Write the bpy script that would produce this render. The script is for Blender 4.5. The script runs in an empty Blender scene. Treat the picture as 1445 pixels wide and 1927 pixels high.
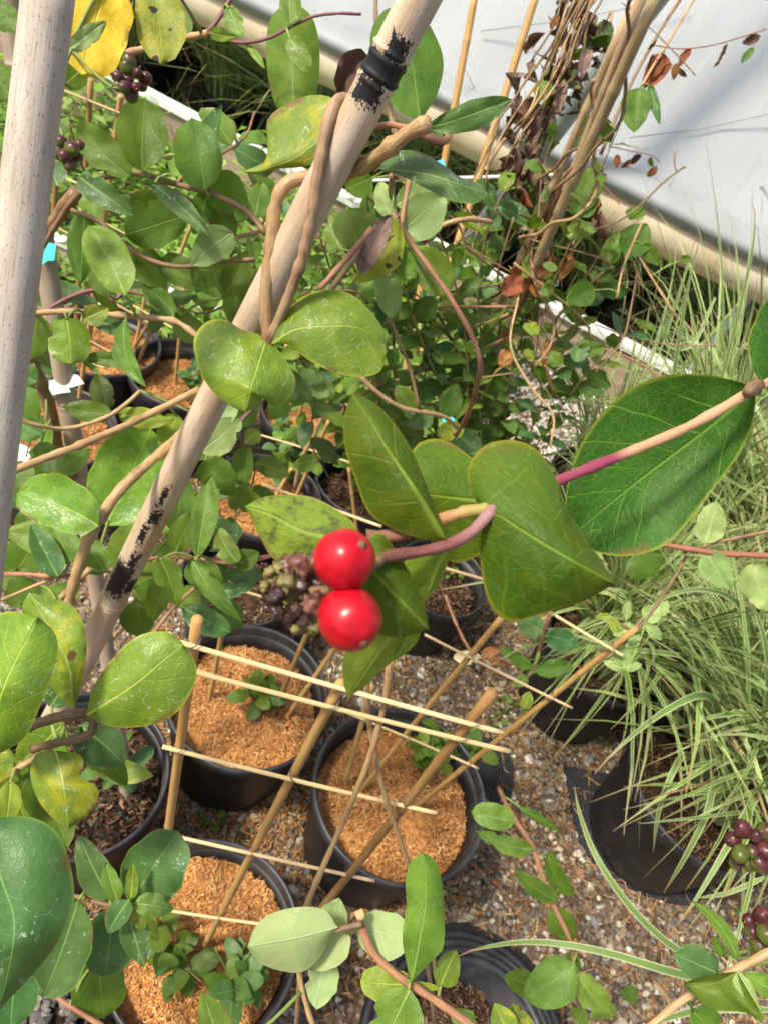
import bpy, math, random
import numpy as np
from mathutils import Vector, Matrix
R_ = random.Random(7); rng = np.random.default_rng(7)
SC = bpy.context.scene
COL = SC.collection
# ------------------------------------------------------------------ camera
W, H, F = 1445, 1927, 1400.0
PITCH, ROLL = math.radians(44), math.radians(23)
C = Vector((0, 0, 1.38))
FW = Vector((0, math.cos(PITCH), -math.sin(PITCH)))
_r0 = Vector((1, 0, 0)); _u0 = _r0.cross(FW)
CR = math.cos(ROLL) * _r0 + math.sin(ROLL) * _u0
CU = -math.sin(ROLL) * _r0 + math.cos(ROLL) * _u0
cam = bpy.data.cameras.new('camera'); camo = bpy.data.objects.new('camera', cam); COL.objects.link(camo)
camo.matrix_world = Matrix((( CR.x, CU.x, -FW.x, C.x), (CR.y, CU.y, -FW.y, C.y), (CR.z, CU.z, -FW.z, C.z), (0, 0, 0, 1)))
cam.sensor_fit = 'VERTICAL'; cam.sensor_height = 36.0; cam.lens = F / H * 36.0
cam.clip_start = 0.01; cam.clip_end = 200
cam.dof.use_dof = True; cam.dof.focus_distance = 0.30; cam.dof.aperture_fstop = 30
SC.camera = camo
# ------------------------------------------------------------------ light
SUN_AZ, SUN_EL = math.radians(236), math.radians(57)     # compass azimuth of the sun (0 = +Y, clockwise)
w = bpy.data.worlds.new('World'); SC.world = w; w.use_nodes = True
_n = w.node_tree.nodes; _sky = _n.new('ShaderNodeTexSky'); _sky.sky_type = 'NISHITA'; _sky.sun_disc = False
_sky.sun_elevation = SUN_EL; _sky.sun_rotation = SUN_AZ; _sky.air_density = 1.0; _sky.dust_density = 4.0
w.node_tree.links.new(_sky.outputs[0], _n['Background'].inputs[0]); _n['Background'].inputs[1].default_value = 0.13
sun = bpy.data.lights.new('sun', 'SUN'); sun.energy = 3.6; sun.angle = math.radians(8); sun.color = (1, .93, .80)
suno = bpy.data.objects.new('sun', sun); COL.objects.link(suno)
sd = Vector((math.sin(SUN_AZ) * math.cos(SUN_EL), math.cos(SUN_AZ) * math.cos(SUN_EL), math.sin(SUN_EL)))
suno.rotation_euler = (-sd).to_track_quat('-Z', 'Y').to_euler()
SC.view_settings.view_transform = 'Standard'; SC.view_settings.look = 'None'; SC.view_settings.exposure = 0.64; SC.view_settings.gamma = 1
SC.render.engine = 'CYCLES'; SC.cycles.use_denoising = True
SC.cycles.max_bounces = 5; SC.cycles.diffuse_bounces = 3; SC.cycles.glossy_bounces = 2; SC.cycles.transmission_bounces = 3; SC.cycles.use_adaptive_sampling = True; SC.cycles.adaptive_threshold = .02; SC.cycles.transparent_max_bounces = 6; SC.cycles.caustics_reflective = False; SC.cycles.caustics_refractive = False
# ------------------------------------------------------------------ pixel helpers (a pixel gives a ray; the depth is the thing's own)
def ray(x, y): return FW + CR * ((x - W / 2) / F) - CU * ((y - H / 2) / F)
def P(x, y, d): return C + ray(x, y) * d
def G(x, y, z=0.0):
    v = ray(x, y); return C + v * ((z - C.z) / v.z)
def hit(x, y, pt, n):
    v = ray(x, y); return C + v * ((pt - C).dot(n) / v.dot(n))
def cr(pts, n, closed=False):
    """Catmull-Rom resample of a list of tuples to n points evenly by arc length."""
    p = np.array(pts, float)
    if len(p) == 2:
        t = np.linspace(0, 1, n)[:, None]; return p[0] * (1 - t) + p[1] * t
    q = np.vstack([2 * p[0] - p[1], p, 2 * p[-1] - p[-2]])
    out = []
    for i in range(1, len(q) - 2):
        t = np.linspace(0, 1, 12, endpoint=False)[:, None]
        a, b, c, d = q[i - 1], q[i], q[i + 1], q[i + 2]
        out.append(.5 * (2 * b + (c - a) * t + (2 * a - 5 * b + 4 * c - d) * t ** 2 + (3 * b - a - 3 * c + d) * t ** 3))
    out.append(p[-1:]); o = np.vstack(out)
    s = np.r_[0, np.cumsum(np.linalg.norm(np.diff(o, axis=0), axis=1))]
    u = np.linspace(0, s[-1], n)
    return np.stack([np.interp(u, s, o[:, k]) for k in range(o.shape[1])], 1)
# ------------------------------------------------------------------ objects
def thing(name, label, cat, loc=(0, 0, 0), group=None):
    o = bpy.data.objects.new(name, None); COL.objects.link(o); o.location = loc
    o.empty_display_size = .02; o['label'] = label; o['category'] = cat
    if group: o['group'] = group
    return o
def tag(o, label, cat=None, group=None, kind=None):
    o['label'] = label
    if cat: o['category'] = cat
    if group: o['group'] = group
    if kind: o['kind'] = kind
    return o
def link(o, parent=None):
    COL.objects.link(o)
    if parent is not None:
        o.parent = parent
        r = parent
        L = Vector((0, 0, 0))
        if parent.type == 'EMPTY': L = Vector(parent.location)
        o.matrix_parent_inverse = Matrix.Translation(-L)
    return o
def mesh(name, V, Fc, mat=None, uv=None, co=None, col=None, smooth=True):
    me = bpy.data.meshes.new(name)
    V = np.asarray(V, float)
    me.from_pydata(V.tolist(), [], [list(map(int, f)) for f in Fc] if not isinstance(Fc, np.ndarray) else Fc.tolist())
    li = np.empty(len(me.loops), np.int32); me.loops.foreach_get('vertex_index', li)
    if uv is not None:
        l = me.uv_layers.new(name='uv'); l.data.foreach_set('uv', np.asarray(uv, np.float32)[li].ravel())
    if co is not None:
        l = me.uv_layers.new(name='co'); l.data.foreach_set('uv', np.asarray(co, np.float32)[li].ravel())
    if col is not None:
        a = me.color_attributes.new('col', 'FLOAT_COLOR', 'POINT')
        cc = np.ones((len(V), 4), np.float32); cc[:, :3] = col; a.data.foreach_set('color', cc.ravel())
    if smooth: me.polygons.foreach_set('use_smooth', np.ones(len(me.polygons), bool))
    if mat: me.materials.append(mat)
    me.update(); return me
def obj(name, me, parent=None):
    return link(bpy.data.objects.new(name, me), parent)
# ------------------------------------------------------------------ materials
MATS = {}
class NT:
    def __init__(s, name):
        s.m = bpy.data.materials.new(name); s.m.use_nodes = True; s.t = s.m.node_tree; s.t.nodes.clear(); MATS[name] = s.m
        s.out = s.n('ShaderNodeOutputMaterial')
    def n(s, ty, **k):
        x = s.t.nodes.new(ty)
        for a, b in k.items(): setattr(x, a, b)
        return x
    def l(s, a, b): s.t.links.new(a, b)
    def set(s, sock, v):
        if isinstance(v, bpy.types.NodeSocket): s.l(v, sock)
        elif isinstance(v, (tuple, list)) and len(v) == 3 and sock.type == 'RGBA': sock.default_value = (*v, 1)
        else: sock.default_value = v
    def math(s, op, a, b=0.0, c=None, clamp=False):
        x = s.n('ShaderNodeMath', operation=op, use_clamp=clamp); s.set(x.inputs[0], a); s.set(x.inputs[1], b)
        if c is not None: s.set(x.inputs[2], c)
        return x.outputs[0]
    def step(s, v, lo, hi, inv=False):
        x = s.n('ShaderNodeMapRange'); x.interpolation_type = 'SMOOTHSTEP'; s.set(x.inputs[0], v)
        x.inputs[1].default_value = lo; x.inputs[2].default_value = hi
        x.inputs[3].default_value = 1 if inv else 0; x.inputs[4].default_value = 0 if inv else 1
        return x.outputs[0]
    def mix(s, f, a, b, mode='MIX'):
        x = s.n('ShaderNodeMix', data_type='RGBA', blend_type=mode); s.set(x.inputs[0], f); s.set(x.inputs[6], a); s.set(x.inputs[7], b); return x.outputs[2]
    def noise(s, vec, scale, detail=3, rough=.55, dim='3D', out=0):
        x = s.n('ShaderNodeTexNoise', noise_dimensions=dim); x.inputs['Scale'].default_value = scale; x.inputs['Detail'].default_value = detail; x.inputs['Roughness'].default_value = rough
        if vec is not None: s.l(vec, x.inputs['Vector'])
        return x.outputs[out]
    def vor(s, vec, scale, feature='F1', out=0):
        x = s.n('ShaderNodeTexVoronoi', feature=feature); x.inputs['Scale'].default_value = scale
        if vec is not None: s.l(vec, x.inputs['Vector'])
        return x.outputs[out]
    def uv(s, name='uv'):
        x = s.n('ShaderNodeUVMap'); x.uv_map = name; return x.outputs[0]
    def sep(s, v):
        x = s.n('ShaderNodeSeparateXYZ'); s.l(v, x.inputs[0]); return x.outputs
    def comb(s, a, b, c=0.0):
        x = s.n('ShaderNodeCombineXYZ'); s.set(x.inputs[0], a); s.set(x.inputs[1], b); s.set(x.inputs[2], c); return x.outputs[0]
    def oc(s): return s.n('ShaderNodeTexCoord').outputs['Object']
    def rnd(s): return s.n('ShaderNodeObjectInfo').outputs['Random']
    def hsv(s, c, h=.5, sa=1.0, v=1.0):
        x = s.n('ShaderNodeHueSaturation'); s.set(x.inputs[0], h); s.set(x.inputs[1], sa); s.set(x.inputs[2], v); s.set(x.inputs[4], c); return x.outputs[0]
    def bump(s, h, st, dist):
        x = s.n('ShaderNodeBump'); x.inputs['Strength'].default_value = st; x.inputs['Distance'].default_value = dist; s.l(h, x.inputs['Height']); return x.outputs[0]
    def bsdf(s, col, rough=.5, normal=None, spec=.5, **k):
        x = s.n('ShaderNodeBsdfPrincipled'); s.set(x.inputs['Base Color'], col); s.set(x.inputs['Roughness'], rough); x.inputs['Specular IOR Level'].default_value = spec
        if normal is not None: s.l(normal, x.inputs['Normal'])
        for a, b in k.items(): s.set(x.inputs[a.replace('_', ' ')], b)
        return x.outputs[0]
    def done(s, sh): s.l(sh, s.out.inputs[0]); return s.m

def leaf_mat(name, top, under, vein, rough=.42, trans=.28, tcol=None, residue=.0, spot=0.0, spotcol=(.05, .02, .01), net=.35, bump=.55, mottle=(None, 0), edge=None, var=.14, hvar=.035, spec=.26, brown=.75, mscale=3.1):
    t = NT(name)
    co = t.uv('co'); X, Y, _ = t.sep(co); u = t.sep(t.uv('uv'))[0]; vv = t.sep(t.uv('uv'))[1]
    r = t.rnd()
    off = t.comb(t.math('MULTIPLY', r, 37.0), t.math('MULTIPLY', r, 91.0), r)
    va = t.n('ShaderNodeVectorMath', operation='ADD'); t.l(co, va.inputs[0]); t.l(off, va.inputs[1]); cv = va.outputs[0]
    wob = t.math('MULTIPLY', t.math('SUBTRACT', t.noise(cv, 2.4, 2), .5), .16)
    ay = t.math('ABSOLUTE', t.sep(co)[1])
    midw = t.math('MULTIPLY_ADD', u, -.011, .0145)
    mid = t.step(t.math('SUBTRACT', ay, midw), -.005, .004, inv=True)
    s_ = t.math('ADD', t.math('SUBTRACT', X, t.math('MULTIPLY', t.math('POWER', ay, .85), .75)), wob)
    tri = t.math('PINGPONG', s_, .10)
    side = t.math('MULTIPLY', t.step(tri, .004, .013, inv=True), t.step(ay, .75, .15, inv=False))
    side = t.math('MULTIPLY', t.step(tri, .001, .010, inv=True), t.step(t.noise(cv, 4.5, 2), .35, .6))
    dv = t.n('ShaderNodeVectorMath', operation='ADD'); t.l(cv, dv.inputs[0]); t.l(t.comb(t.math('MULTIPLY', wob, .16), t.math('MULTIPLY', wob, .12), 0.), dv.inputs[1])
    n1 = t.vor(dv.outputs[0], 16, 'DISTANCE_TO_EDGE'); n2 = t.vor(dv.outputs[0], 44, 'DISTANCE_TO_EDGE')
    net1 = t.step(n1, .0, .05, inv=True); net2 = t.step(n2, .0, .11, inv=True)
    netm = t.math('MAXIMUM', t.math('MULTIPLY', net1, .8), t.math('MULTIPLY', net2, .42))
    veins = t.math('MAXIMUM', mid, t.math('MULTIPLY', t.math('MAXIMUM', t.math('MULTIPLY', side, 1.0), t.math('MULTIPLY', netm, t.math('MULTIPLY_ADD', t.noise(cv, 2.4, 2), .9, .2))), net), clamp=True)
    big = t.noise(cv, 2.2, 4, .6)
    c = t.mix(t.step(big, .3, .72), t.hsv(top, .5, 1.0, .72), t.hsv(top, .49, .95, 1.28))
    if mottle[0]: c = t.mix(t.math('MULTIPLY', t.step(t.noise(cv, mscale, 5, .72), .45, .62), mottle[1]), c, mottle[0])
    c = t.mix(t.math('MULTIPLY', veins, .8), c, vein)
    if edge: c = t.mix(t.step(t.math('ABSOLUTE', t.math('MULTIPLY_ADD', vv, 2.0, -1.0)), .93, .995), c, edge)
    if residue:
        a = t.noise(cv, 3.4, 3, .6); m1 = t.step(t.math('ABSOLUTE', t.math('SUBTRACT', a, .56)), .0, .012, inv=True)
        m2 = t.step(t.noise(cv, 6.5, 5, .7), .50, .62); m3 = t.math('MULTIPLY', t.step(t.noise(cv, 9, 5, .75), .56, .72), .45)
        c = t.mix(t.math('MULTIPLY', t.math('MAXIMUM', t.math('MULTIPLY', m1, m2), t.math('MULTIPLY', m3, m2)), residue), c, (.50, .60, .50))
    if brown:
        eb = t.math('MULTIPLY', t.step(t.math('ABSOLUTE', t.math('MULTIPLY_ADD', vv, 2.0, -1.0)), .80, .96), t.step(t.noise(cv, 3.3, 3), .56, .64)); c = t.mix(t.math('MULTIPLY', eb, brown), c, (.15, .085, .03))
    if spot:
        sp = t.math('ADD', t.vor(cv, 4.5, 'F1'), t.math('MULTIPLY', t.math('SUBTRACT', t.noise(cv, 14, 3), .5), .35))
        rs = t.sep(t.vor(cv, 4.5, 'F1', 1))[0]
        sp = t.math('MULTIPLY', t.step(sp, .20, .28, inv=True), t.step(rs, 1 - spot, 1 - spot + .05))
        c = t.mix(sp, c, spotcol)
    fs = t.math('MULTIPLY', t.step(t.noise(cv, 26, 4, .7), .64, .70), t.step(t.noise(cv, 2.6, 2), .48, .62))
    c = t.mix(t.math('MULTIPLY', fs, .75), c, (.11, .075, .02))
    c = t.mix(t.math('MULTIPLY', t.step(t.noise(cv, 60, 3, .6), .35, .75), .35), c, t.hsv(c, .49, 1.0, 1.5))
    un = t.mix(t.math('MULTIPLY', veins, .6), under, t.hsv(under, .5, .8, 1.35))
    geo = t.n('ShaderNodeNewGeometry').outputs['Backfacing']
    c = t.mix(geo, c, un)
    v = t.math('MULTIPLY_ADD', r, 2 * var, 1 - var); r2 = t.math('FRACT', t.math('MULTIPLY', r, 7.31))
    c = t.hsv(c, t.math('MULTIPLY_ADD', r2, hvar, .5 - hvar / 2), 1.0, v)
    hgt = t.math('SUBTRACT', t.math('MULTIPLY', t.noise(cv, 7, 4, .6), 1.3), t.math('MULTIPLY', t.math('MAXIMUM', mid, t.math('MULTIPLY', t.math('MAXIMUM', side, t.math('MULTIPLY', net1, .6)), .36)), .7))
    nb = t.bump(hgt, bump, .0012)
    ro = t.math('MULTIPLY_ADD', t.noise(cv, 8, 2), .3, rough - .15)
    p = t.bsdf(c, ro, nb, spec)
    tr = t.n('ShaderNodeBsdfTranslucent'); t.set(tr.inputs[0], t.mix(.55, t.hsv(c, .48, 1.1, 1.7), tcol or (.30, .42, .03)) if trans else c); t.l(nb, tr.inputs[1])
    mx = t.n('ShaderNodeMixShader'); mx.inputs[0].default_value = trans; t.l(p, mx.inputs[1]); t.l(tr.outputs[0], mx.inputs[2])
    return t.done(mx.outputs[0])
LM = {}
def _lm(k, *a, **kw): LM[k] = leaf_mat('leaf_' + k, *a, **kw)
_lm('dark', (.046, .102, .005), (.13, .20, .05), (.15, .23, .025), rough=.5, trans=.22, residue=.08, net=.5, spec=.16, edge=(.17, .17, .015), tcol=(.22, .34, .005), mottle=((.095, .115, .006), .6))  # darkened green: shade lying over the nearest leaves is put into the colour
_lm('veiny', (.024, .076, .005), (.12, .18, .07), (.11, .205, .025), rough=.5, trans=.22, net=1.0, spec=.18, edge=(.17, .20, .02), tcol=(.12, .26, .01))  # base green also lowered to paint in the shade on the near leaves
_lm('sooty', (.14, .20, .012), (.20, .26, .08), (.22, .28, .05), rough=.6, trans=.22, spot=.5, spotcol=(.07, .06, .025), mottle=((.040, .042, .018), .85), mscale=11, edge=(.20, .18, .04))
_lm('lime', (.17, .27, .022), (.26, .34, .10), (.32, .42, .08), rough=.45, trans=.34, edge=(.30, .34, .05))
_lm('gloss', (.100, .215, .016), (.20, .29, .09), (.34, .45, .07), rough=.33, trans=.22, residue=.6, net=.42, bump=.55, mottle=((.20, .28, .014), .42), edge=(.26, .31, .03), spec=.34)
_lm('blue', (.050, .130, .030), (.20, .28, .13), (.17, .30, .08), rough=.45, trans=.22, residue=.8, net=.25, bump=.4, edge=(.14, .22, .04), spec=.32)
_lm('mid', (.066, .150, .012), (.17, .26, .08), (.16, .26, .04), rough=.45, trans=.36, net=.25, mottle=((.10, .17, .012), .5))
_lm('fresh', (.115, .225, .022), (.21, .31, .10), (.28, .39, .09), rough=.42, trans=.34, residue=.3, net=.3, spec=.32)
_lm('pale', (.24, .35, .105), (.34, .44, .18), (.42, .50, .22), rough=.5, trans=.3, net=.25, var=.08)
_lm('yellow', (.60, .44, .012), (.5, .42, .05), (.66, .52, .06), rough=.5, trans=.2, spot=.07, spotcol=(.18, .12, .01), tcol=(.6, .45, .02), net=.3, hvar=.01)
_lm('spotted', (.20, .28, .025), (.22, .28, .06), (.30, .34, .07), rough=.5, trans=.25, spot=.5, spotcol=(.035, .012, .010), mottle=((.36, .33, .02), .7))
_lm('turning', (.125, .215, .020), (.2, .27, .1), (.34, .40, .08), rough=.42, trans=.25, spot=.16, spotcol=(.12, .05, .02), mottle=((.34, .33, .018), .8), residue=.55, bump=.5, spec=.36)
_lm('back', (.062, .140, .022), (.12, .20, .08), (.12, .2, .05), rough=.45, trans=.32, net=.15, var=.38, hvar=.05)
_lm('dry', (.14, .088, .056), (.19, .13, .085), (.20, .14, .09), rough=.75, trans=.1, tcol=(.2, .09, .03), var=.5, hvar=.03, bump=1.0, spec=.15)
_lm('rust', (.30, .125, .035), (.30, .14, .05), (.36, .18, .07), rough=.6, trans=.2, tcol=(.4, .16, .03), mottle=((.11, .042, .018), .8), bump=1.0, var=.3, spec=.2)
_lm('straw', (.60, .50, .29), (.5, .4, .22), (.6, .5, .3), rough=.6, trans=.2, tcol=(.5, .4, .2), mottle=((.40, .30, .15), .4))
_lm('taupe', (.27, .19, .14), (.24, .17, .12), (.33, .24, .18), rough=.75, trans=.06, tcol=(.2, .15, .1), mottle=((.12, .08, .06), .8), bump=1.0, spec=.15)

def stem_mat(name, c1, c2, ramp=None, rough=.5, streak=1.0, speck=0.0, speckcol=(.05, .03, .02), c3=None):
    t = NT(name); co = t.uv('co'); X, Y, _ = t.sep(co); u = t.sep(t.uv('uv'))[0]
    st = t.comb(t.math('MULTIPLY', X, 1.2), t.math('MULTIPLY', Y, 6.0), t.rnd())
    n = t.noise(st, 4, 4, .65)
    c = t.mix(t.step(n, .32, .68), c1, c2)
    if c3: c = t.mix(t.step(t.noise(t.comb(X, Y, 3.3), 1.3, 3, .6), .5, .66), c, c3)
    if ramp:
        cr_ = t.n('ShaderNodeValToRGB'); t.l(u, cr_.inputs[0]); e = cr_.color_ramp.elements
        while len(e) < len(ramp): e.new(.5)
        for k, (p, cc) in enumerate(ramp): e[k].position = p; e[k].color = (*cc, 1)
        c = t.mix(t.math('MULTIPLY', t.step(n, .35, .7), .35), cr_.outputs[0], t.hsv(cr_.outputs[0], .5, .8, 1.6))
    if speck: c = t.mix(t.math('MULTIPLY', t.step(t.noise(t.comb(t.math('MULTIPLY', X, 3.), t.math('MULTIPLY', Y, 8.), 1.), 8, 3, .7), .60, .66), speck), c, speckcol)
    c = t.hsv(c, .5, 1.0, t.math('MULTIPLY_ADD', t.rnd(), .25, .88))
    return t.done(t.bsdf(c, rough, t.bump(n, .5 * streak, .0008), .4))
SM = {}
SM['tan'] = stem_mat('stem_tan', (.32, .19, .078), (.50, .34, .165), c3=(.20, .11, .05), speck=.6)
SM['brown'] = stem_mat('stem_brown', (.155, .088, .040), (.27, .17, .085), c3=(.10, .055, .028), speck=.4)
SM['pink'] = stem_mat('stem_pink', (.27, .115, .062), (.37, .20, .105), c3=(.24, .075, .060), rough=.5, speck=.3)
SM['purple'] = stem_mat('stem_purple', (.17, .055, .070), (.25, .11, .10), rough=.5)
SM['green'] = stem_mat('stem_green', (.16, .24, .045), (.24, .30, .08), rough=.5)
SM['hero'] = stem_mat('stem_ripe', (.4, .2, .1), (.4, .2, .1), rough=.45, speck=.55, speckcol=(.14, .075, .04), ramp=[(0, (.20, .13, .08)), (.21, (.20, .13, .085)), (.27, (.34, .21, .11)), (.40, (.50, .29, .14)), (.585, (.50, .27, .14)), (.615, (.25, .03, .075)), (.70, (.27, .045, .08)), (.745, (.42, .28, .28)), (.80, (.26, .075, .08)), (.84, (.36, .19, .18)), (.90, (.20, .06, .055)), (1, (.17, .06, .04))])
SM['hero2'] = stem_mat('stem_blush', (.4, .2, .1), (.4, .2, .1), rough=.5, ramp=[(0, (.28, .30, .05)), (.25, (.34, .20, .06)), (.5, (.32, .10, .05)), (1, (.16, .07, .05))])

def bamboo_mat(name, c1, c2, dirt, speck=.3, patches=(), rough=.5):
    t = NT(name); co = t.uv('co'); X, Y, _ = t.sep(co)        # X metres along, Y turns round (0 = one reference side)
    st = t.comb(t.math('MULTIPLY', X, 14.), t.math('MULTIPLY', Y, 26.), t.rnd())
    fine = t.noise(st, 3.0, 6, .75)
    blot = t.noise(t.comb(t.math('MULTIPLY', X, 9.), t.math('MULTIPLY', Y, 3.), t.rnd()), 2.0, 4, .6)
    c = t.mix(t.step(blot, .35, .65), c1, c2)
    c = t.mix(t.math('MULTIPLY', t.step(fine, .50, .70), .75), c, dirt)
    ringn = t.noise(t.comb(t.math('MULTIPLY', X, 170.), t.math('MULTIPLY', Y, 20.), 2.), 2.5, 4, .75)
    c = t.mix(t.math('MULTIPLY', t.step(ringn, .57, .66), speck), c, (.05, .04, .035))
    if patches:
        pn = t.math('SUBTRACT', t.noise(t.comb(t.math('MULTIPLY', X, 150.), t.math('MULTIPLY', Y, 11.), 5.), 2.0, 6, .75), .5)
        tot = None
        for (x0, hx, y0, hy, k) in patches:
            a = t.math('DIVIDE', t.math('ABSOLUTE', t.math('SUBTRACT', X, x0)), hx)
            b = t.math('DIVIDE', t.math('ABSOLUTE', t.math('SUBTRACT', Y, y0)), hy)
            m = t.math('MAXIMUM', a, b)
            m = t.math('MULTIPLY_ADD', pn, k, m)
            m = t.step(m, .78, .86, inv=True)
            tot = m if tot is None else t.math('MAXIMUM', tot, m)
        c = t.mix(tot, c, (.012, .012, .014))
    crk = t.noise(t.comb(t.math('MULTIPLY', X, 2.2), t.math('MULTIPLY', Y, 9.), 7.7), 3.0, 2, .5)
    crk = t.math('MULTIPLY', t.step(t.math('ABSOLUTE', t.math('SUBTRACT', crk, .53)), .0, .006, inv=True), t.step(t.noise(t.comb(t.math('MULTIPLY', X, 12.), Y, 3.), 2, 2), .45, .6))
    c = t.mix(t.math('MULTIPLY', crk, .8), c, (.07, .05, .035))
    c = t.hsv(c, t.math('MULTIPLY_ADD', t.rnd(), .02, .49), 1.0, t.math('MULTIPLY_ADD', t.math('FRACT', t.math('MULTIPLY', t.rnd(), 5.7)), .42, .76))
    return t.done(t.bsdf(c, rough, t.bump(fine, .35, .0008), .3))
def simple(name, c, rough=.5, nscale=40, var=.25, bump=.2, bd=.001, spec=.5, c2=None, **k):
    t = NT(name); n = t.noise(t.oc(), nscale, 4, .6)
    cc = t.mix(t.step(n, .3, .7), t.hsv(c, .5, 1, 1 - var), c2 or t.hsv(c, .5, 1, 1 + var))
    return t.done(t.bsdf(cc, rough, t.bump(n, bump, bd), spec, **k))
def col_mat(name, rough=.7, spec=.3, trans=0, bump=0, nscale=400):
    t = NT(name); a = t.n('ShaderNodeVertexColor'); a.layer_name = 'col'
    c = a.outputs[0]
    nb = None
    if bump: 
        n = t.noise(t.oc(), nscale, 3); c = t.mix(t.step(n, .35, .7), t.hsv(c, .5, 1, .8), t.hsv(c, .5, 1, 1.15)); nb = t.bump(n, bump, .001)
    p = t.bsdf(c, rough, nb, spec)
    if trans:
        tr = t.n('ShaderNodeBsdfTranslucent'); t.set(tr.inputs[0], t.hsv(c, .49, 1.0, 1.3)); mx = t.n('ShaderNodeMixShader'); mx.inputs[0].default_value = trans
        t.l(p, mx.inputs[1]); t.l(tr.outputs[0], mx.inputs[2]); p = mx.outputs[0]
    return t.done(p)
M_peb = col_mat('gravel_stone', .75, .35, bump=.3, nscale=500)
M_chip = col_mat('mulch_fibre', .8, .2)
M_straw = col_mat('dead_straw', .75, .25)
M_blade = col_mat('grass_blade', .5, .35, trans=.25)
M_tinyleaf = col_mat('tiny_leaf', .45, .4, trans=.3)
def dusty(name, c, c2, rough):
    t = NT(name); o = t.oc(); n = t.noise(o, 22, 5, .65); f = t.noise(o, 140, 4, .7)
    cc = t.mix(t.step(n, .35, .7), c, c2)
    cc = t.mix(t.math('MULTIPLY', t.step(t.math('MULTIPLY', n, f), .26, .40), .35), cc, (.075, .058, .042))
    return t.done(t.bsdf(cc, t.math('MULTIPLY_ADD', n, .4, rough - .1), t.bump(f, .15, .0006), .45))
M_plas = dusty('black_plastic', (.010, .010, .0115), (.022, .021, .021), .40)
M_rimp = dusty('black_plastic_rim', (.020, .021, .024), (.045, .045, .048), .36)
M_fab = simple('weed_cloth', (.030, .031, .034), .85, 300, .4, .4, .0008, .2)
M_white = simple('white_paint', (.78, .78, .74), .5, 30, .12, .15, .001)
M_wood = simple('weathered_wood', (.36, .26, .17), .75, 18, .3, .5, .002, .3)
M_tag_t = simple('teal_tag', (.05, .52, .55), .5, 20, .06, .05)
M_tag_w = simple('white_tag', (.72, .74, .70), .6, 20, .08, .05)
M_ink = simple('tag_ink', (.02, .02, .03), .6)
M_steel = simple('galvanised_steel', (.30, .33, .34), .45, 25, .15, .1, .001, .5, Metallic=.3)
M_conduit = simple('pale_conduit', (.50, .62, .68), .5, 25, .1)
M_soil = simple('potting_soil', (.028, .017, .011), .95, 120, .6, 1.0, .004, .2)
M_peat = simple('wet_peat', (.055, .030, .016), .95, 90, .6, 1.0, .004, .2)
M_mulchbase = simple('mulch_base', (.38, .17, .050), .9, 130, .45, 1.0, .004, .2)
M_bead = simple('fertiliser_bead', (.01, .20, .13), .35, 20)
# ------------------------------------------------------------------ tubes, lathes
def tube_arrays(pts, rad, seg=8, ref=None, cap=True):
    p = np.asarray(pts, float); n = len(p); rad = np.asarray(rad, float) * np.ones(n)
    T = np.gradient(p, axis=0); T /= np.linalg.norm(T, axis=1)[:, None] + 1e-12
    ref = np.array(ref if ref is not None else (C - Vector(p[n // 2])), float)
    N = np.zeros_like(p); v = ref
    for i in range(n):
        v = v - T[i] * v.dot(T[i]); v = v / (np.linalg.norm(v) + 1e-12); N[i] = v
    B = np.cross(T, N)
    a = np.arange(seg + 1) / seg * 2 * np.pi - np.pi       # seam at the back, a = 0 faces the reference
    V = p[:, None, :] + rad[:, None, None] * (np.cos(a)[None, :, None] * N[:, None, :] + np.sin(a)[None, :, None] * B[:, None, :])
    s = np.r_[0, np.cumsum(np.linalg.norm(np.diff(p, axis=0), axis=1))]
    m = seg + 1
    uv = np.stack([np.repeat(s / max(s[-1], 1e-9), m), np.tile(a / (2 * np.pi) + .5, n)], 1)
    co = np.stack([np.repeat(s, m), np.tile(a / (2 * np.pi), n)], 1)
    V = V.reshape(-1, 3); Fc = []
    for i in range(n - 1):
        for j in range(seg):
            q = i * m + j; Fc.append((q, q + m, q + m + 1, q + 1))
    if cap:
        Fc.append(tuple(range(0, seg))); Fc.append(tuple((n - 1) * m + j for j in range(seg - 1, -1, -1)))
    return V, Fc, uv, co
def tube(name, pts, rad, mat, parent=None, seg=8, scale=20.0, ref=None):
    V, Fc, uv, co = tube_arrays(pts, rad, seg, ref)
    co = co.copy(); co[:, 0] *= scale
    return obj(name, mesh(name, V, Fc, mat, uv, co), parent)
STEMS = {}; LEAVES = []
def stem(parent, px, rpx, mat='tan', n=None, d=None, name='stem', seg=8, nodes=(), taper=1.0, wob=.25):
    """px = list of (x, y[, depth]); rpx = radius in pixels at that depth."""
    q = [(a[0], a[1], a[2] if len(a) > 2 else d) for a in px]
    n = n or max(8, int(len(q) * 6))
    p3 = cr([tuple(P(*a)) for a in q], n)
    dm = np.mean([a[2] for a in q]); r = np.linspace(1, taper, n) * rpx * .86 * dm / F
    r = r * (1 + .07 * np.sin(np.arange(n) * 1.7) + .07 * rng.standard_normal(n))
    for k in nodes: r *= 1 + .35 * np.exp(-((np.arange(n) / (n - 1) - k) / .012) ** 2)
    p3 = p3 + rng.standard_normal(p3.shape) * (rpx * dm / F * .10 * wob)
    STEMS.setdefault(parent.name, []).append(p3)
    return tube(name, p3, r, SM[mat] if isinstance(mat, str) else mat, parent, seg)
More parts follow.
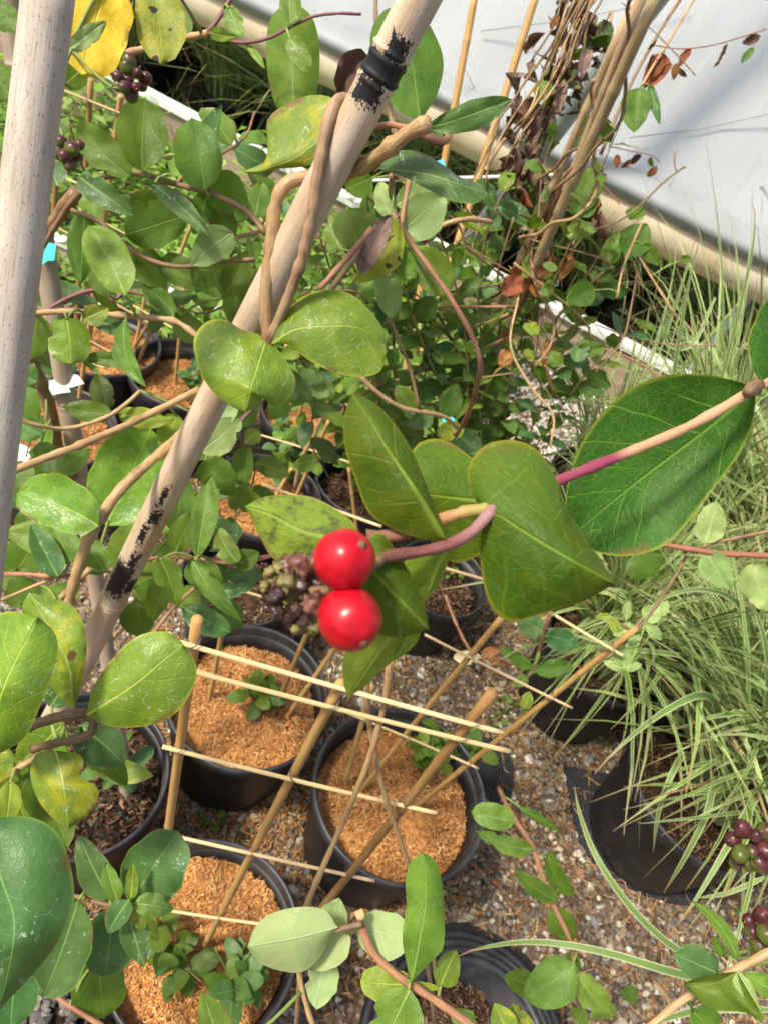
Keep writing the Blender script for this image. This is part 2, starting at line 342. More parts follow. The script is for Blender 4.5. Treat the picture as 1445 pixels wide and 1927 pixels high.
def lathe(prof, seg=40, cx=0, cy=0, cz=0):
    a = np.arange(seg) / seg * 2 * np.pi; V = []; Fc = []
    for r, z in prof: V.append(np.stack([cx + r * np.cos(a), cy + r * np.sin(a), np.full(seg, cz + z)], 1))
    V = np.vstack(V)
    for i in range(len(prof) - 1):
        for j in range(seg):
            k = (j + 1) % seg; Fc.append((i * seg + j, i * seg + k, (i + 1) * seg + k, (i + 1) * seg + j))
    return V, Fc
def ball(r, seg=12, rings=8, sx=1, sy=1, sz=1):
    prof = [(max(r * math.sin(math.pi * i / rings), 1e-5), -r * math.cos(math.pi * i / rings)) for i in range(rings + 1)]
    V, Fc = lathe(prof, seg); V = V * np.array([sx, sy, sz]); return V, Fc
# ------------------------------------------------------------------ leaves
def ripple(U, Vv, seed, amp):
    k = seed * 1.37
    return amp * (np.sin(U * 9 + k) * Vv ** 2 + .7 * np.sin(U * 17 + Vv * 3 + k * 2.1) * np.abs(Vv) ** 1.5 + .4 * np.sin(U * 6 + Vv * 5 + k * 3))
def leaf_grid_mesh(name, Pm, size_u, halfw, mat, flip=False):
    """Pm (nu+1, 2nv+1, 3) grid of points; co in units of 5 cm."""
    nu, nv = Pm.shape[0], Pm.shape[1]
    u = np.linspace(0, 1, nu); v = np.linspace(-1, 1, nv)
    uv = np.stack([np.repeat(u, nv), np.tile(v * .5 + .5, nu)], 1)
    co = np.stack([np.repeat(u * size_u / .05, nv), (halfw[:, None] * v[None, :] / .05).ravel()], 1)
    Fc = []
    for i in range(nu - 1):
        for j in range(nv - 1):
            q = i * nv + j; f = (q, q + nv, q + nv + 1, q + 1); Fc.append(f[::-1] if flip else f)
    return mesh(name, Pm.reshape(-1, 3), Fc, mat, uv, co)
def facing(Pm):
    a = Pm[-1].mean(0) - Pm[0].mean(0); b = Pm[:, -1].mean(0) - Pm[:, 0].mean(0)
    n = np.cross(a, b); return n.dot(np.array(C) - Pm.reshape(-1, 3).mean(0)) > 0
SEED = [0]
def LE(parent, mid, left, right, d, mat, dl=0.0, dr=0.0, under=False, nu=22, nv=6, rip=.012, label=None):
    """Leaf from its midrib and two edges in pixels; d = depth(s) along the midrib, dl/dr = how far the edges stand back (+) or forward (-), metres."""
    SEED[0] += 1
    m = cr(mid, nu); l = cr(left, nu); r = cr(right, nu)
    d = np.interp(np.linspace(0, 1, nu), np.linspace(0, 1, len(np.atleast_1d(d))), np.atleast_1d(d))
    vs = np.linspace(-1, 1, 2 * nv + 1); Pm = np.zeros((nu, 2 * nv + 1, 3))
    ln = np.linalg.norm(np.diff(m, axis=0), axis=1).sum() * d.mean() / F
    hw = .5 * (np.linalg.norm(l - m, axis=1) + np.linalg.norm(r - m, axis=1)) * d / F
    for i in range(nu):
        u = i / (nu - 1)
        for j, v in enumerate(vs):
            e = l[i] if v < 0 else r[i]; a = abs(v)
            q = m[i] * (1 - a) + e * a
            dd = d[i] + (dl if v < 0 else dr) * a ** 1.6 * math.sin(math.pi * min(max(u, .03), .97)) ** .5 + ripple(u, v, SEED[0], rip * ln)
            Pm[i, j] = P(q[0], q[1], dd)
    f = facing(Pm)                       # True: winding faces the camera
    me = leaf_grid_mesh('leaf', Pm, ln, hw, LM[mat], flip=(f == under) if f else (not under))
    o = obj('leaf', me, parent)
    if label: o['label'] = label
    return o
def prof(u, a, b):
    um = a / (a + b); k = um ** a * (1 - um) ** b; return (np.clip(u, 0, 1) ** a) * (np.clip(1 - u, 0, 1) ** b) / k
def leaf_pts(B, T, hw, N, nu=14, nv=4, a=.55, b=.7, bow=0., fold=.15, cup=0., side=0., rip=.02, seed=1, curl=0., notch=()):
    B = np.array(B, float); T = np.array(T, float); A = T - B; ln = np.linalg.norm(A)
    N = np.array(N, float); N = N - A * N.dot(A) / ln ** 2; N /= np.linalg.norm(N); S = np.cross(A / ln, N)
    u = np.linspace(0, 1, nu); uu = u.copy(); w_ = hw * np.maximum(prof(uu, a, b), .035 * (1 - u))
    asym = 1 + .09 * math.sin(seed * 3.7); mod = 1 + .025 * np.sin(u * 23 + seed * 1.9) + .03 * np.sin(u * 11 + seed)
    v = np.linspace(-1, 1, 2 * nv + 1); Pm = np.zeros((nu, 2 * nv + 1, 3))
    for i in range(nu):
        x = u[i]; ce = B + A * x + N * (bow * ln * 4 * x * (1 - x)) + S * (side * ln * 4 * x * (1 - x)) - N * curl * ln * x ** 2.5
        for j, vv in enumerate(v):
            ww = w_[i] * (asym if vv > 0 else 2 - asym) * mod[i]
            for (nx, sgn, wd, dp) in notch:
                if sgn * vv > 0: ww *= 1 - dp * math.exp(-((x - nx) / wd) ** 2) * abs(vv)
            Pm[i, j] = ce + S * (vv * ww) + N * (fold * abs(vv) * ww + cup * vv * vv * ww + ripple(x, vv, seed, rip * ln))
    return Pm, ln, w_
def L(parent, b, t, wpx, mat='mid', d=None, d2=None, roll=0, under=False, a=.52, b_=.76, pet=None, label=None, nu=14, nv=4, **k):
    """Leaf from base and tip pixels, visible width in pixels; roll turns it about its own axis."""
    SEED[0] += 1
    d2 = d if d2 is None else d2
    B, T = P(b[0], b[1], d), P(t[0], t[1], d2); A = T - B; mid = (B + T) / 2
    N0 = (C - mid); N0 = (N0 - A * (N0.dot(A) / A.length_squared)).normalized()
    N = Matrix.Rotation(math.radians(roll), 3, A.normalized()) @ N0
    hw = wpx * .5 * (d + d2) * .5 / F / max(.25, math.cos(math.radians(roll)))
    if under: N = -N; 
    kk = dict(bow=R_.uniform(-.05, .08), fold=R_.uniform(.05, .3), rip=.022, seed=SEED[0], curl=R_.uniform(-.04, .12), side=R_.uniform(-.03, .03)); kk.update(k)
    if under: kk['fold'] = -kk['fold']
    if R_.random() < .33 and 'notch' not in k: kk['notch'] = [(R_.uniform(.2, .85), R_.choice((-1, 1)), R_.uniform(.03, .07), R_.uniform(.15, .5)) for _ in range(R_.choice((1, 1, 2)))]
    if kk.get('notch'): nu = max(nu, 26)
    Pm, ln, w_ = leaf_pts(B, T, hw, N, nu, nv, a, b_, **kk)
    f = np.cross(Pm[-1].mean(0) - Pm[0].mean(0), Pm[:, -1].mean(0) - Pm[:, 0].mean(0)).dot(np.array(N)) > 0
    o = obj('leaf', leaf_grid_mesh('leaf', Pm, ln, w_, LM[mat], flip=not f), parent)
    if label: o['label'] = label
    LEAVES.append((o, np.array(B), np.array(T), parent.name))
    if pet:
        p1 = P(*(pet if len(pet) > 2 else (*pet, d)))
        tube('petiole', cr([tuple(p1), tuple((p1 + B) / 2 + (p1 - B).length * .1 * CU), tuple(B + A * .04)], 7), np.linspace(1.2, .7, 7) * .0009, SM['green'], o, 6)
    return o
UNIT = {}
def unit_leaf(kind, mat):
    key = (kind, mat)
    if key not in UNIT:
        rr = random.Random(kind * 13 + 5)
        a, b = rr.choice([(.5, .6), (.55, .75), (.6, .95), (.45, .55), (.55, .85)]); wd = rr.uniform(.26, .36)
        Pm, ln, w_ = leaf_pts((0, 0, 0), (1, 0, 0), wd, (0, 0, 1), 9, 2, a, b, bow=rr.uniform(-.03, .10), fold=rr.uniform(.05, .5), cup=rr.uniform(-.1, .2), side=rr.uniform(-.06, .06), rip=.03, seed=kind, curl=rr.uniform(-.05, .22))
        if kind >= 20: Pm, ln, w_ = leaf_pts((0, 0, 0), (1, 0, 0), wd * 1.1, (0, 0, 1), 12, 4, a, b, bow=rr.uniform(-.3, .3), fold=rr.uniform(.5, 1.6), cup=rr.uniform(-.8, .8), side=rr.uniform(-.25, .25), rip=.16, seed=kind, curl=rr.uniform(-.5, .7))
        me = leaf_grid_mesh('leaf', Pm, .045, w_ * .045, LM[mat], flip=False)
        n = np.cross(Pm[-1].mean(0) - Pm[0].mean(0), Pm[:, -1].mean(0) - Pm[:, 0].mean(0))
        if n[2] < 0: me.flip_normals()
        UNIT[key] = me
    return UNIT[key]
def place_leaf(parent, B, dirv, N, ln, mat, kinds=10, wid=1.0, name='leaf', k0=0):
    me = unit_leaf(k0 + R_.randrange(kinds), mat)
    x = Vector(dirv).normalized(); z = Vector(N); z = (z - x * z.dot(x))
    if z.length < 1e-4: z = x.orthogonal()
    z.normalize(); y = z.cross(x)
    M = Matrix(((x.x * ln, y.x * ln * wid, z.x * ln, B[0]), (x.y * ln, y.y * ln * wid, z.y * ln, B[1]), (x.z * ln, y.z * ln * wid, z.z * ln, B[2]), (0, 0, 0, 1)))
    o = bpy.data.objects.new(name, me); COL.objects.link(o); o.parent = parent
    if parent.type == 'EMPTY': o.matrix_parent_inverse = Matrix.Translation(-Vector(parent.location))
    o.matrix_basis = M
    return o
def vine_auto(parent, p3, rad, smat, mats, ln=(.03, .05), gap=.045, start=.1, up=1.0, droop=.0, wid=1.0, single=False):
    """a stem with opposite leaf pairs at its nodes."""
    n = max(8, len(p3) * 5); p = cr(p3, n)
    tube('stem', p, np.linspace(rad, rad * .55, n), SM[smat], parent, 6)
    s = np.r_[0, np.cumsum(np.linalg.norm(np.diff(p, axis=0), axis=1))]
    x = s[-1] * start; k = R_.randrange(2)
    while x < s[-1]:
        c = np.array([np.interp(x, s, p[:, i]) for i in range(3)]); c2 = np.array([np.interp(min(x + .01, s[-1]), s, p[:, i]) for i in range(3)]); c0 = np.array([np.interp(max(x - .01, 0), s, p[:, i]) for i in range(3)])
        T = Vector(c2 - c0).normalized(); sidev = T.cross(Vector((0, 0, 1)));
        if sidev.length < .2: sidev = T.cross(Vector((0, 1, 0)))
        sidev.normalize(); oth = T.cross(sidev)
        ang = (k % 2) * math.pi / 2 + R_.uniform(-.5, .5); k += 1
        q = math.cos(ang) * sidev + math.sin(ang) * oth
        for sg in ((1,) if single else (1, -1)):
            if R_.random() < .08: continue
            dv = q * sg + T * R_.uniform(.1, .7) + Vector((0, 0, -droop)) + Vector((R_.uniform(-.3, .3), R_.uniform(-.3, .3), R_.uniform(-.3, .3)))
            N = Vector((R_.uniform(-.5, .5), R_.uniform(-.7, .3), up))
            place_leaf(parent, Vector(c) + dv.normalized() * (.002), dv, N, R_.uniform(*ln), R_.choice(mats), wid=wid * R_.uniform(.85, 1.15))
        x += gap * R_.uniform(.7, 1.35)
# ================================================================== SETTING
# ground sheet
def ground_mat():
    t = NT('ground_grit'); o = t.oc()
    v = t.n('ShaderNodeTexVoronoi'); v.inputs['Scale'].default_value = 130; t.l(o, v.inputs['Vector'])
    r = t.sep(v.outputs[1])[0]
    ra = t.n('ShaderNodeValToRGB'); t.l(r, ra.inputs[0]); e = ra.color_ramp.elements
    e[0].color = (.055, .045, .035, 1); e[1].color = (.34, .28, .21, 1); x = e.new(.45); x.color = (.14, .105, .07, 1); x = e.new(.7); x.color = (.20, .15, .10, 1)
    c = t.mix(t.math('MULTIPLY', t.step(t.noise(o, 6, 5, .65), .42, .65), .8), ra.outputs[0], (.105, .060, .030))
    return t.done(t.bsdf(c, .9, t.bump(v.outputs[0], 1.0, .006), .25))
g = obj('ground', mesh('ground', [(-40, -8, 0), (40, -8, 0), (40, 60, 0), (-40, 60, 0)], [(0, 1, 2, 3)], ground_mat(), smooth=False)); g['kind'] = 'structure'; g['label'] = 'brown gritty gravel ground of the growing house'
ICO = None
def ico():
    t = (1 + 5 ** .5) / 2
    V = np.array([(-1, t, 0), (1, t, 0), (-1, -t, 0), (1, -t, 0), (0, -1, t), (0, 1, t), (0, -1, -t), (0, 1, -t), (t, 0, -1), (t, 0, 1), (-t, 0, -1), (-t, 0, 1)], float); V /= np.linalg.norm(V[0])
    Fc = np.array([(0, 11, 5), (0, 5, 1), (0, 1, 7), (0, 7, 10), (0, 10, 11), (1, 5, 9), (5, 11, 4), (11, 10, 2), (10, 7, 6), (7, 1, 8), (3, 9, 4), (3, 4, 2), (3, 2, 6), (3, 6, 8), (3, 8, 9), (4, 9, 5), (2, 4, 11), (6, 2, 10), (8, 6, 7), (9, 8, 1)])
    return V, Fc
def pebbles(name, xy, z, size, mat, palette, parent=None, squash=.65):
    n = len(xy); V0, F0 = ico()
    sc = size[:, None] * rng.uniform(.65, 1.25, (n, 3)); sc[:, 2] *= squash
    V = V0[None] * (1 + .18 * rng.standard_normal((n, 12, 1))) * sc[:, None, :]
    a = rng.uniform(0, 6.28, n); ca, sa = np.cos(a), np.sin(a)
    X = V[..., 0] * ca[:, None] - V[..., 1] * sa[:, None]; Y = V[..., 0] * sa[:, None] + V[..., 1] * ca[:, None]
    tl = rng.uniform(-.4, .4, n)[:, None]
    V = np.stack([X + xy[:, 0:1], Y + xy[:, 1:2], V[..., 2] + X * tl + z[:, None]], -1).reshape(-1, 3)
    Fc = (F0[None] + 12 * np.arange(n)[:, None, None]).reshape(-1, 3)
    pal = np.array(palette); c = pal[rng.integers(0, len(pal), n)] * rng.uniform(.7, 1.25, (n, 1))
    me = mesh(name, V, Fc, mat, col=np.repeat(c, 12, 0), smooth=False)
    o = obj(name, me, parent); o['kind'] = 'stuff'; return o
def sticks(name, p, dirs, ln, wd, mat, palette, parent=None, bend=.2, thick=.6, tone=None):
    """short curved fibres: triangular prisms with a bent middle."""
    n = len(p); d = dirs / np.linalg.norm(dirs, axis=1)[:, None]
    up = np.tile([0., 0, 1], (n, 1)); s = np.cross(d, up); s /= np.linalg.norm(s, axis=1)[:, None] + 1e-9; u = np.cross(s, d)
    Vs = []
    bn = rng.uniform(-1, 1, (n, 1)) * bend
    for k, (t, wk) in enumerate([(-.5, .6), (0, 1), (.5, .45)]):
        c = p + d * (t * ln)[:, None] + s * (bn * (ln[:, None]) * (.25 - t * t) * 2)
        for j in range(3):
            an = j * 2.094; Vs.append(c + (s * math.cos(an) + u * math.sin(an) * thick) * (wd * wk)[:, None])
    V = np.stack(Vs, 1).reshape(-1, 3)
    f = []
    for k in range(2):
        for j in range(3): f.append((k * 3 + j, k * 3 + (j + 1) % 3, k * 3 + 3 + (j + 1) % 3, k * 3 + 3 + j))
    Fc = (np.array(f)[None] + 9 * np.arange(n)[:, None, None]).reshape(-1, 4)
    pal = np.array(palette); c = pal[rng.integers(0, len(pal), n)] * rng.uniform(.65, 1.3, (n, 1))
    if tone is not None: c = c * tone[:, None]
    me = mesh(name, V, Fc, mat, col=np.repeat(c, 9, 0), smooth=False)
    if parent == 'mesh': return me
    o = obj(name, me, parent); o['kind'] = 'stuff'; return o
GP = [(.30, .235, .155), (.19, .155, .11), (.45, .39, .30), (.115, .105, .095), (.29, .18, .09), (.18, .185, .18), (.56, .52, .44), (.08, .075, .07), (.31, .15, .06), (.37, .31, .23), (.25, .19, .13)]
POTS = []   # (x, y, r) filled later, gravel avoids them
def pot_xy(px, py, z): v = G(px, py, z); return v.x, v.y
pot_specs = {  # rim centre in the picture, rim height, radius, height, filling
    'A': (470, 1305, .25, .135), 'B': (757, 1487, .25, .145), 'C': (385, 1768, .25, .128), 'D': (150, 1450, .26, .125), 'E': (20, 1880, .2, .10),
    'G': (1335, 1480, .25, .155), 'H': (1150, 1215, .24, .14), 'I': (832, 1085, .2, .105), 'u1': (350, 700, .25, .13), 'u2': (195, 640, .25, .13),
    'm1': (590, 775, .25, .125), 'm2': (500, 930, .25, .12), 'm3': (95, 800, .25, .13), 'm4': (690, 905, .25, .115), 'b1': (455, 1085, .20, .115), 'K': (1440, 1190, .24, .14), 'K2': (1290, 975, .24, .14), 'K3': (1120, 900, .24, .12)}
PX = {k: (*pot_xy(v[0], v[1], v[2]), v[2], v[3]) for k, v in pot_specs.items()}
def free(xy):
    m = np.ones(len(xy), bool)
    for k, (x, y, z, r) in PX.items(): m &= (xy[:, 0] - x) ** 2 + (xy[:, 1] - y) ** 2 > (r * .78) ** 2
    return m
def in_view(xy, z=0.0, pad=60):
    v = np.c_[xy, np.full(len(xy), z)] - np.array(C); d = v @ np.array(FW); x = W / 2 + F * (v @ np.array(CR)) / d; y = H / 2 - F * (v @ np.array(CU)) / d
    return (x > -pad) & (x < W + pad) & (y > -pad) & (y < H + pad)
xy = np.c_[rng.uniform(-.9, 1.3, 120000), rng.uniform(.0, 2.35, 120000)]
xy = xy[free(xy) & in_view(xy)]
dist = np.hypot(xy[:, 0], xy[:, 1]); xy = xy[rng.uniform(0, 1, len(xy)) < np.clip(1.25 - dist * .35, .25, 1)][:24000]
sz = rng.uniform(.0024, .0070, len(xy)) * (1 + .7 * (rng.uniform(0, 1, len(xy)) > .93))
o = pebbles('gravel', xy, rng.uniform(.0, .003, len(xy)), sz, M_peb, GP); o['label'] = 'fine mixed tan and grey gravel between the pots'
xy = np.c_[rng.uniform(-.4, .9, 9000), rng.uniform(1.75, 2.5, 9000)]; xy = xy[free(xy) & in_view(xy)]
o = pebbles('pale_gravel', xy, rng.uniform(.004, .008, len(xy)), rng.uniform(.003, .010, len(xy)), M_peb, [(.52, .48, .42), (.62, .58, .52), (.40, .36, .31), (.28, .25, .22)]); o['label'] = 'pale whitish gravel in front of the baseboard'
n = 9000; xy = np.c_[rng.uniform(-.6, 1.2, n * 3), rng.uniform(.0, 2.2, n * 3)]; xy = xy[free(xy) & in_view(xy)][:n]; n = len(xy)
a = rng.uniform(0, 6.28, n)
o = sticks('plant_litter', np.c_[xy, rng.uniform(.003, .010, n)], np.c_[np.cos(a), np.sin(a), rng.uniform(-.15, .15, n)], rng.gamma(2.2, .010, n) + .006, rng.uniform(.0006, .0019, n), M_straw, [(.32, .17, .06), (.40, .26, .11), (.24, .11, .04), (.16, .08, .04), (.36, .15, .04), (.46, .34, .18)], bend=.5)
o['label'] = 'dry brown straw and bark litter strewn on the gravel'
# ------------------------------------------------------------------ greenhouse wall: baseboard, plastic sheet, rolled hem, pipe
b0 = G(170, 125, .22); b1 = G(1260, 700, .22)
wd = (b1 - b0); wd.z = 0; wd.normalize(); wn = Vector((-wd.y, wd.x, 0))    # wn points away from the camera
wp = (b0 + b1) / 2
gw = thing('greenhouse_wall', 'white plastic greenhouse side wall with rolled cream hem above a timber baseboard', 'greenhouse wall', (wp.x, wp.y, 0))
def box_mesh(name, o, ax, ay, az, mat, bev=0):
    o, ax, ay, az = map(Vector, (o, ax, ay, az)); V = []
    for k in range(8): V.append(o + ax * (k & 1) + ay * ((k >> 1) & 1) + az * ((k >> 2) & 1))
    return mesh(name, [tuple(v) for v in V], [(0, 2, 3, 1), (4, 5, 7, 6), (0, 1, 5, 4), (2, 6, 7, 3), (0, 4, 6, 2), (1, 3, 7, 5)], mat, smooth=False)
s0 = b0 - wd * 3.0; s0.z = 0
wt = NT('baseboard_wood'); oo = wt.oc(); sx = wt.sep(oo)
gr = wt.noise(wt.comb(wt.math('MULTIPLY', sx[0], 2.), wt.math('MULTIPLY', sx[1], 2.), wt.math('MULTIPLY', sx[2], 60.)), 3, 4, .6)
M_board = wt.done(wt.bsdf(wt.mix(wt.step(gr, .3, .7), (.30, .215, .145), (.47, .37, .27)), .8, wt.bump(gr, .5, .003), .2))
for k in range(4):      # boards butted end to end
    obj('board', box_mesh('board', s0 + wd * (k * 2.2), wd * 2.192, wn * .04, (0, 0, .212), M_board), gw)
obj('white_trim', box_mesh('white_trim', s0 - wn * .012 + Vector((0, 0, .215)), wd * 8.8, wn * .055, (0, 0, .022), M_white), gw)
obj('white_trim', box_mesh('white_trim', s0 + wn * .046 + Vector((0, 0, .185)), wd * 8.8, wn * .012, (0, 0, .045), M_white), gw)
zb = (hit(900, 280, wp, wn).z + hit(1250, 520, wp, wn).z) / 2; zt = (hit(900, 140, wp, wn).z + hit(1380, 445, wp, wn).z) / 2
rr = (zt - zb) / 2; zc = (zb + zt) / 2
pt = NT('greenhouse_plastic'); o_ = pt.oc()
pn = pt.noise(o_, 5, 5, .6); sc_ = pt.noise(pt.n('ShaderNodeMapping').outputs[0], 1)
mp = pt.n('ShaderNodeMapping'); pt.l(o_, mp.inputs[0]); mp.inputs['Scale'].default_value = (14, 14, 1.2); mp.inputs['Rotation'].default_value = (0, .5, 0)
stn = pt.noise(mp.outputs[0], 3, 4, .6)
pc = pt.mix(pt.math('MULTIPLY', pt.step(stn, .45, .75), .5), (.86, .88, .91), (.92, .93, .94))
spk = pt.math('MULTIPLY', pt.step(pt.noise(o_, 38, 5, .7), .66, .74), pt.step(pt.noise(o_, 4, 2), .5, .65)); pc = pt.mix(pt.math('MULTIPLY', spk, .35), pc, (.42, .42, .40))
low = pt.step(pt.math('ADD', pt.sep(o_)[2], pt.math('MULTIPLY', pt.noise(o_, 9, 4, .6), .25)), 1.0, 1.35, inv=True); pc = pt.mix(pt.math('MULTIPLY', low, .22), pc, (.60, .60, .52))
pb = pt.bsdf(pc, .42, pt.bump(stn, .25, .010), .4); ptr = pt.n('ShaderNodeBsdfTranslucent'); pt.set(ptr.inputs[0], (.92, .94, .96)); pm = pt.n('ShaderNodeMixShader'); pm.inputs[0].default_value = .38; pt.l(pb, pm.inputs[1]); pt.l(ptr.outputs[0], pm.inputs[2])
M_poly = pt.done(pm.outputs[0])
pt = NT('cream_hem'); pn = pt.noise(pt.oc(), 6, 4, .6)
pb = pt.bsdf(pt.mix(pt.step(pn, .35, .7), (.66, .55, .34), (.80, .72, .54)), .4, pt.bump(pn, .2, .004), .5); ptr = pt.n('ShaderNodeBsdfTranslucent'); pt.set(ptr.inputs[0], (.80, .66, .38)); pm = pt.n('ShaderNodeMixShader'); pm.inputs[0].default_value = .35; pt.l(pb, pm.inputs[1]); pt.l(ptr.outputs[0], pm.inputs[2])
M_hem = pt.done(pm.outputs[0])
M_flap = simple('grey_plastic_band', (.25, .27, .275), .6, 8, .08, .2, .003)
def sheet(name, o, ax, ay, na, nb, fn, mat, parent):
    V = []; 
    for i in range(na + 1):
        for j in range(nb + 1):
            q = Vector(o) + Vector(ax) * (i / na) + Vector(ay) * (j / nb) + wn * fn(i / na, j / nb); V.append(tuple(q))
    Fc = [(i * (nb + 1) + j, (i + 1) * (nb + 1) + j, (i + 1) * (nb + 1) + j + 1, i * (nb + 1) + j + 1) for i in range(na) for j in range(nb)]
    return obj(name, mesh(name, V, Fc, mat), parent)
top0 = s0 + wn * .03 + Vector((0, 0, zc + rr * .7))
sheet('plastic_sheet', top0, wd * 8.8, Vector((0, 0, 1.25)), 90, 24, lambda a, b: .010 * math.sin(a * 60 + b * 6) * (1 - b) + .006 * math.sin(a * 150 - b * 14) + .08 * b, M_poly, gw)
p_ = [tuple(s0 + wn * .02 + wd * (8.8 * k / 60) + Vector((0, 0, zb + rr * .72 + .006 * math.sin(k * .7)))) for k in range(61)]
tube('rolled_hem', p_, [rr * .72 * (1 + .02 * math.sin(k * 1.3)) for k in range(61)], M_hem, gw, 28)
sheet('plastic_band', s0 - wn * .045 + Vector((0, 0, zb + rr * 1.25)), wd * 8.8, Vector((0, 0, zt - zb - rr * 1.25)), 60, 8, lambda a, b: -.02 * math.sin(b * math.pi) + .004 * math.sin(a * 90) + .05 * b ** 3, M_flap, gw)
for k_, (pa, pb_) in enumerate((((1180, 262), (1470, 212)), ((900, 60), (1300, -10)))):
    q0_, q1_ = hit(*pa, wp, wn), hit(*pb_, wp, wn); tube('seam', [tuple(q0_ + wn * .022), tuple((q0_ + q1_) / 2 + wn * .022 + Vector((0, 0, -.012))), tuple(q1_ + wn * .022)], .0014, M_flap, gw, 6)
# upright hoop pipe and top rail of the wall
h0 = hit(1005, 310, wp, wn); h1 = hit(1190, 70, wp, wn); dv = (h1 - h0).normalized()
hb = h0 - dv * ((h0.z) / dv.z); ht = h0 + dv * 2.6
tube('hoop_pipe', [tuple(hb - wn * .14), tuple((hb + ht) / 2 - wn * .14), tuple(ht - wn * .14)], .030, M_steel, gw, 14)
ra = hit(1385, -25, wp - wn * .6, wn)
obj('wall_rail', box_mesh('wall_rail', ra - wd * .05, wd * 2.5, wn * .04, (0, 0, .10), M_wood), gw)
tube('guy_wire', [tuple(hit(660, 335, wp, wn) - wn * .05), tuple(hit(1120, 320, wp, wn) - wn * .05)], .006, M_white, gw, 6)
# second, lower board nearer the pots
e0 = G(97, 450, .10); e1 = G(415, 592, .10); ed = (e1 - e0); ed.z = 0; el = ed.length; ed.normalize(); en = Vector((-ed.y, ed.x, 0))
eb = thing('edging_board', 'low cream timber edging board with white top beside the weeds', 'edging board', (e0.x, e0.y, 0))
obj('board', box_mesh('board', Vector((e0.x, e0.y, 0)) - ed * .9, ed * (el + .9), en * .03, (0, 0, .092), simple('cream_board', (.52, .46, .34), .7, 20, .2)), eb)
obj('white_cap', box_mesh('white_cap', Vector((e0.x, e0.y, .0925)) - ed * .9 - en * .006, ed * (el + .9), en * .042, (0, 0, .012), M_white), eb)
tp = thing('conduit_post', 'slim pale blue conduit post leaning beyond the baseboard', 'post', tuple(G(1275, 735, 0)))
q0 = wp + wn * .12; c0 = hit(1262, 740, q0, wn); c1 = hit(1385, 590, q0, wn); cd = (c1 - c0).normalized()
tube('post', [tuple(c0 - cd * (c0.z / cd.z)), tuple(c0), tuple(c1 + cd * .1)], .013, M_conduit, tp, 10)
tp.location = c0 - cd * (c0.z / cd.z)
for ch in tp.children: ch.matrix_parent_inverse = Matrix.Translation(-tp.location)
# ------------------------------------------------------------------ grass
def blades(n, base, rad, hgt, spread, width, palette, stripe=None, seg=9, lean=(0, 0), edgecol=None):
    """n arching blades with two colour bands (edge / middle)."""
    a = rng.uniform(0, 6.283, n); rb = rad * np.sqrt(rng.uniform(0, 1, n))
    az = a + rng.normal(0, .7, n); ln = hgt * rng.uniform(.55, 1.15, n); sp = spread * rng.uniform(.25, 1.2, n); ws = width * rng.uniform(.6, 1.25, n)
    t = np.linspace(0, 1, seg)
    b = np.array(base)[None, :] + np.stack([rb * np.cos(a), rb * np.sin(a), np.zeros(n)], 1)
    dx = np.stack([np.cos(az), np.sin(az)], 1)
    out = sp[:, None] * t[None] ** 1.7; 
    dr = rng.uniform(.0, .75, n)
    z = ln[:, None] * (t[None] - dr[:, None] * t[None] ** 3)
    curl = rng.normal(0, .09, n)
    pts = np.zeros((n, seg, 3)); side = np.stack([-dx[:, 1], dx[:, 0]], 1)
    for k in range(2): pts[..., k] = b[:, None, k] + dx[:, None, k] * out + side[:, None, k] * (curl[:, None] * t[None] ** 2) + lean[k] * t[None] ** 1.5
    pts[..., 2] = np.maximum(b[:, None, 2] + z, .012)
    tw = rng.uniform(-.9, .9, n)
    wv = np.stack([side[:, 0] * np.cos(tw), side[:, 1] * np.cos(tw), np.sin(tw)], 1)
    wp_ = ws[:, None] * np.clip(1 - t[None] ** 3, .05, 1) * np.clip(.6 + t[None] * 2, 0, 1)
    cols = [-1, -.5, .5, 1]
    V = np.stack([pts + wv[:, None, :] * (wp_ * c)[..., None] for c in cols], 2)      # n, seg, 4, 3
    pal = np.array(palette); pc = pal[rng.integers(0, len(pal), n)] * rng.uniform(.75, 1.2, (n, 1))
    ec = (np.array(edgecol)[None] * rng.uniform(.8, 1.15, (n, 1))) if edgecol is not None else pc
    Cc = np.zeros_like(V); 
    for k in (1, 2): Cc[:, :, k] = pc[:, None]
    for k in (0, 3): Cc[:, :, k] = ec[:, None]
    dead = rng.uniform(0, 1, n) < .03; Cc[dead] = np.array([.40, .27, .14])
    tipm = (t > .93)[None, :, None, None]; Cc = np.where(tipm, np.array([.34, .22, .11]), Cc)
    f = []
    for i in range(seg - 1):
        for j in range(3): q = i * 4 + j; f.append((q, q + 4, q + 5, q + 1))
    return V.reshape(n, -1, 3), Cc.reshape(n, -1, 3), np.array(f)
def joined(name, V, Cc, f, mat, parent, kind=True):
    n, m = V.shape[:2]; Fc = (f[None] + m * np.arange(n)[:, None, None]).reshape(-1, 4)
    o = obj(name, mesh(name, V.reshape(-1, 3), Fc, mat, col=Cc.reshape(-1, 3)), parent)
    if kind: o['kind'] = 'stuff'
    return o
VG = [(.13, .25, .04), (.17, .30, .06), (.10, .20, .03), (.27, .37, .12)]
def grass_clump(label, base, n, big, hgt, spread, width, pal, edgecol, group, rad=.07, lean=(0, 0), cat='grass'):
    t = thing('grass_clump', label, cat, base, group)
    V, Cc, f = blades(n, base, rad, hgt, spread, width, pal, edgecol=edgecol, lean=lean); joined('fine_blades', V, Cc, f, M_blade, t)
    V, Cc, f = blades(big, base, rad * .8, hgt * 1.1, spread * 1.15, width * 1.6, pal, edgecol=edgecol, lean=lean)
    for k in range(big): obj('blade', mesh('blade', V[k], f, M_blade, col=Cc[k]), t)
    return t
CRE = (.70, .70, .36)
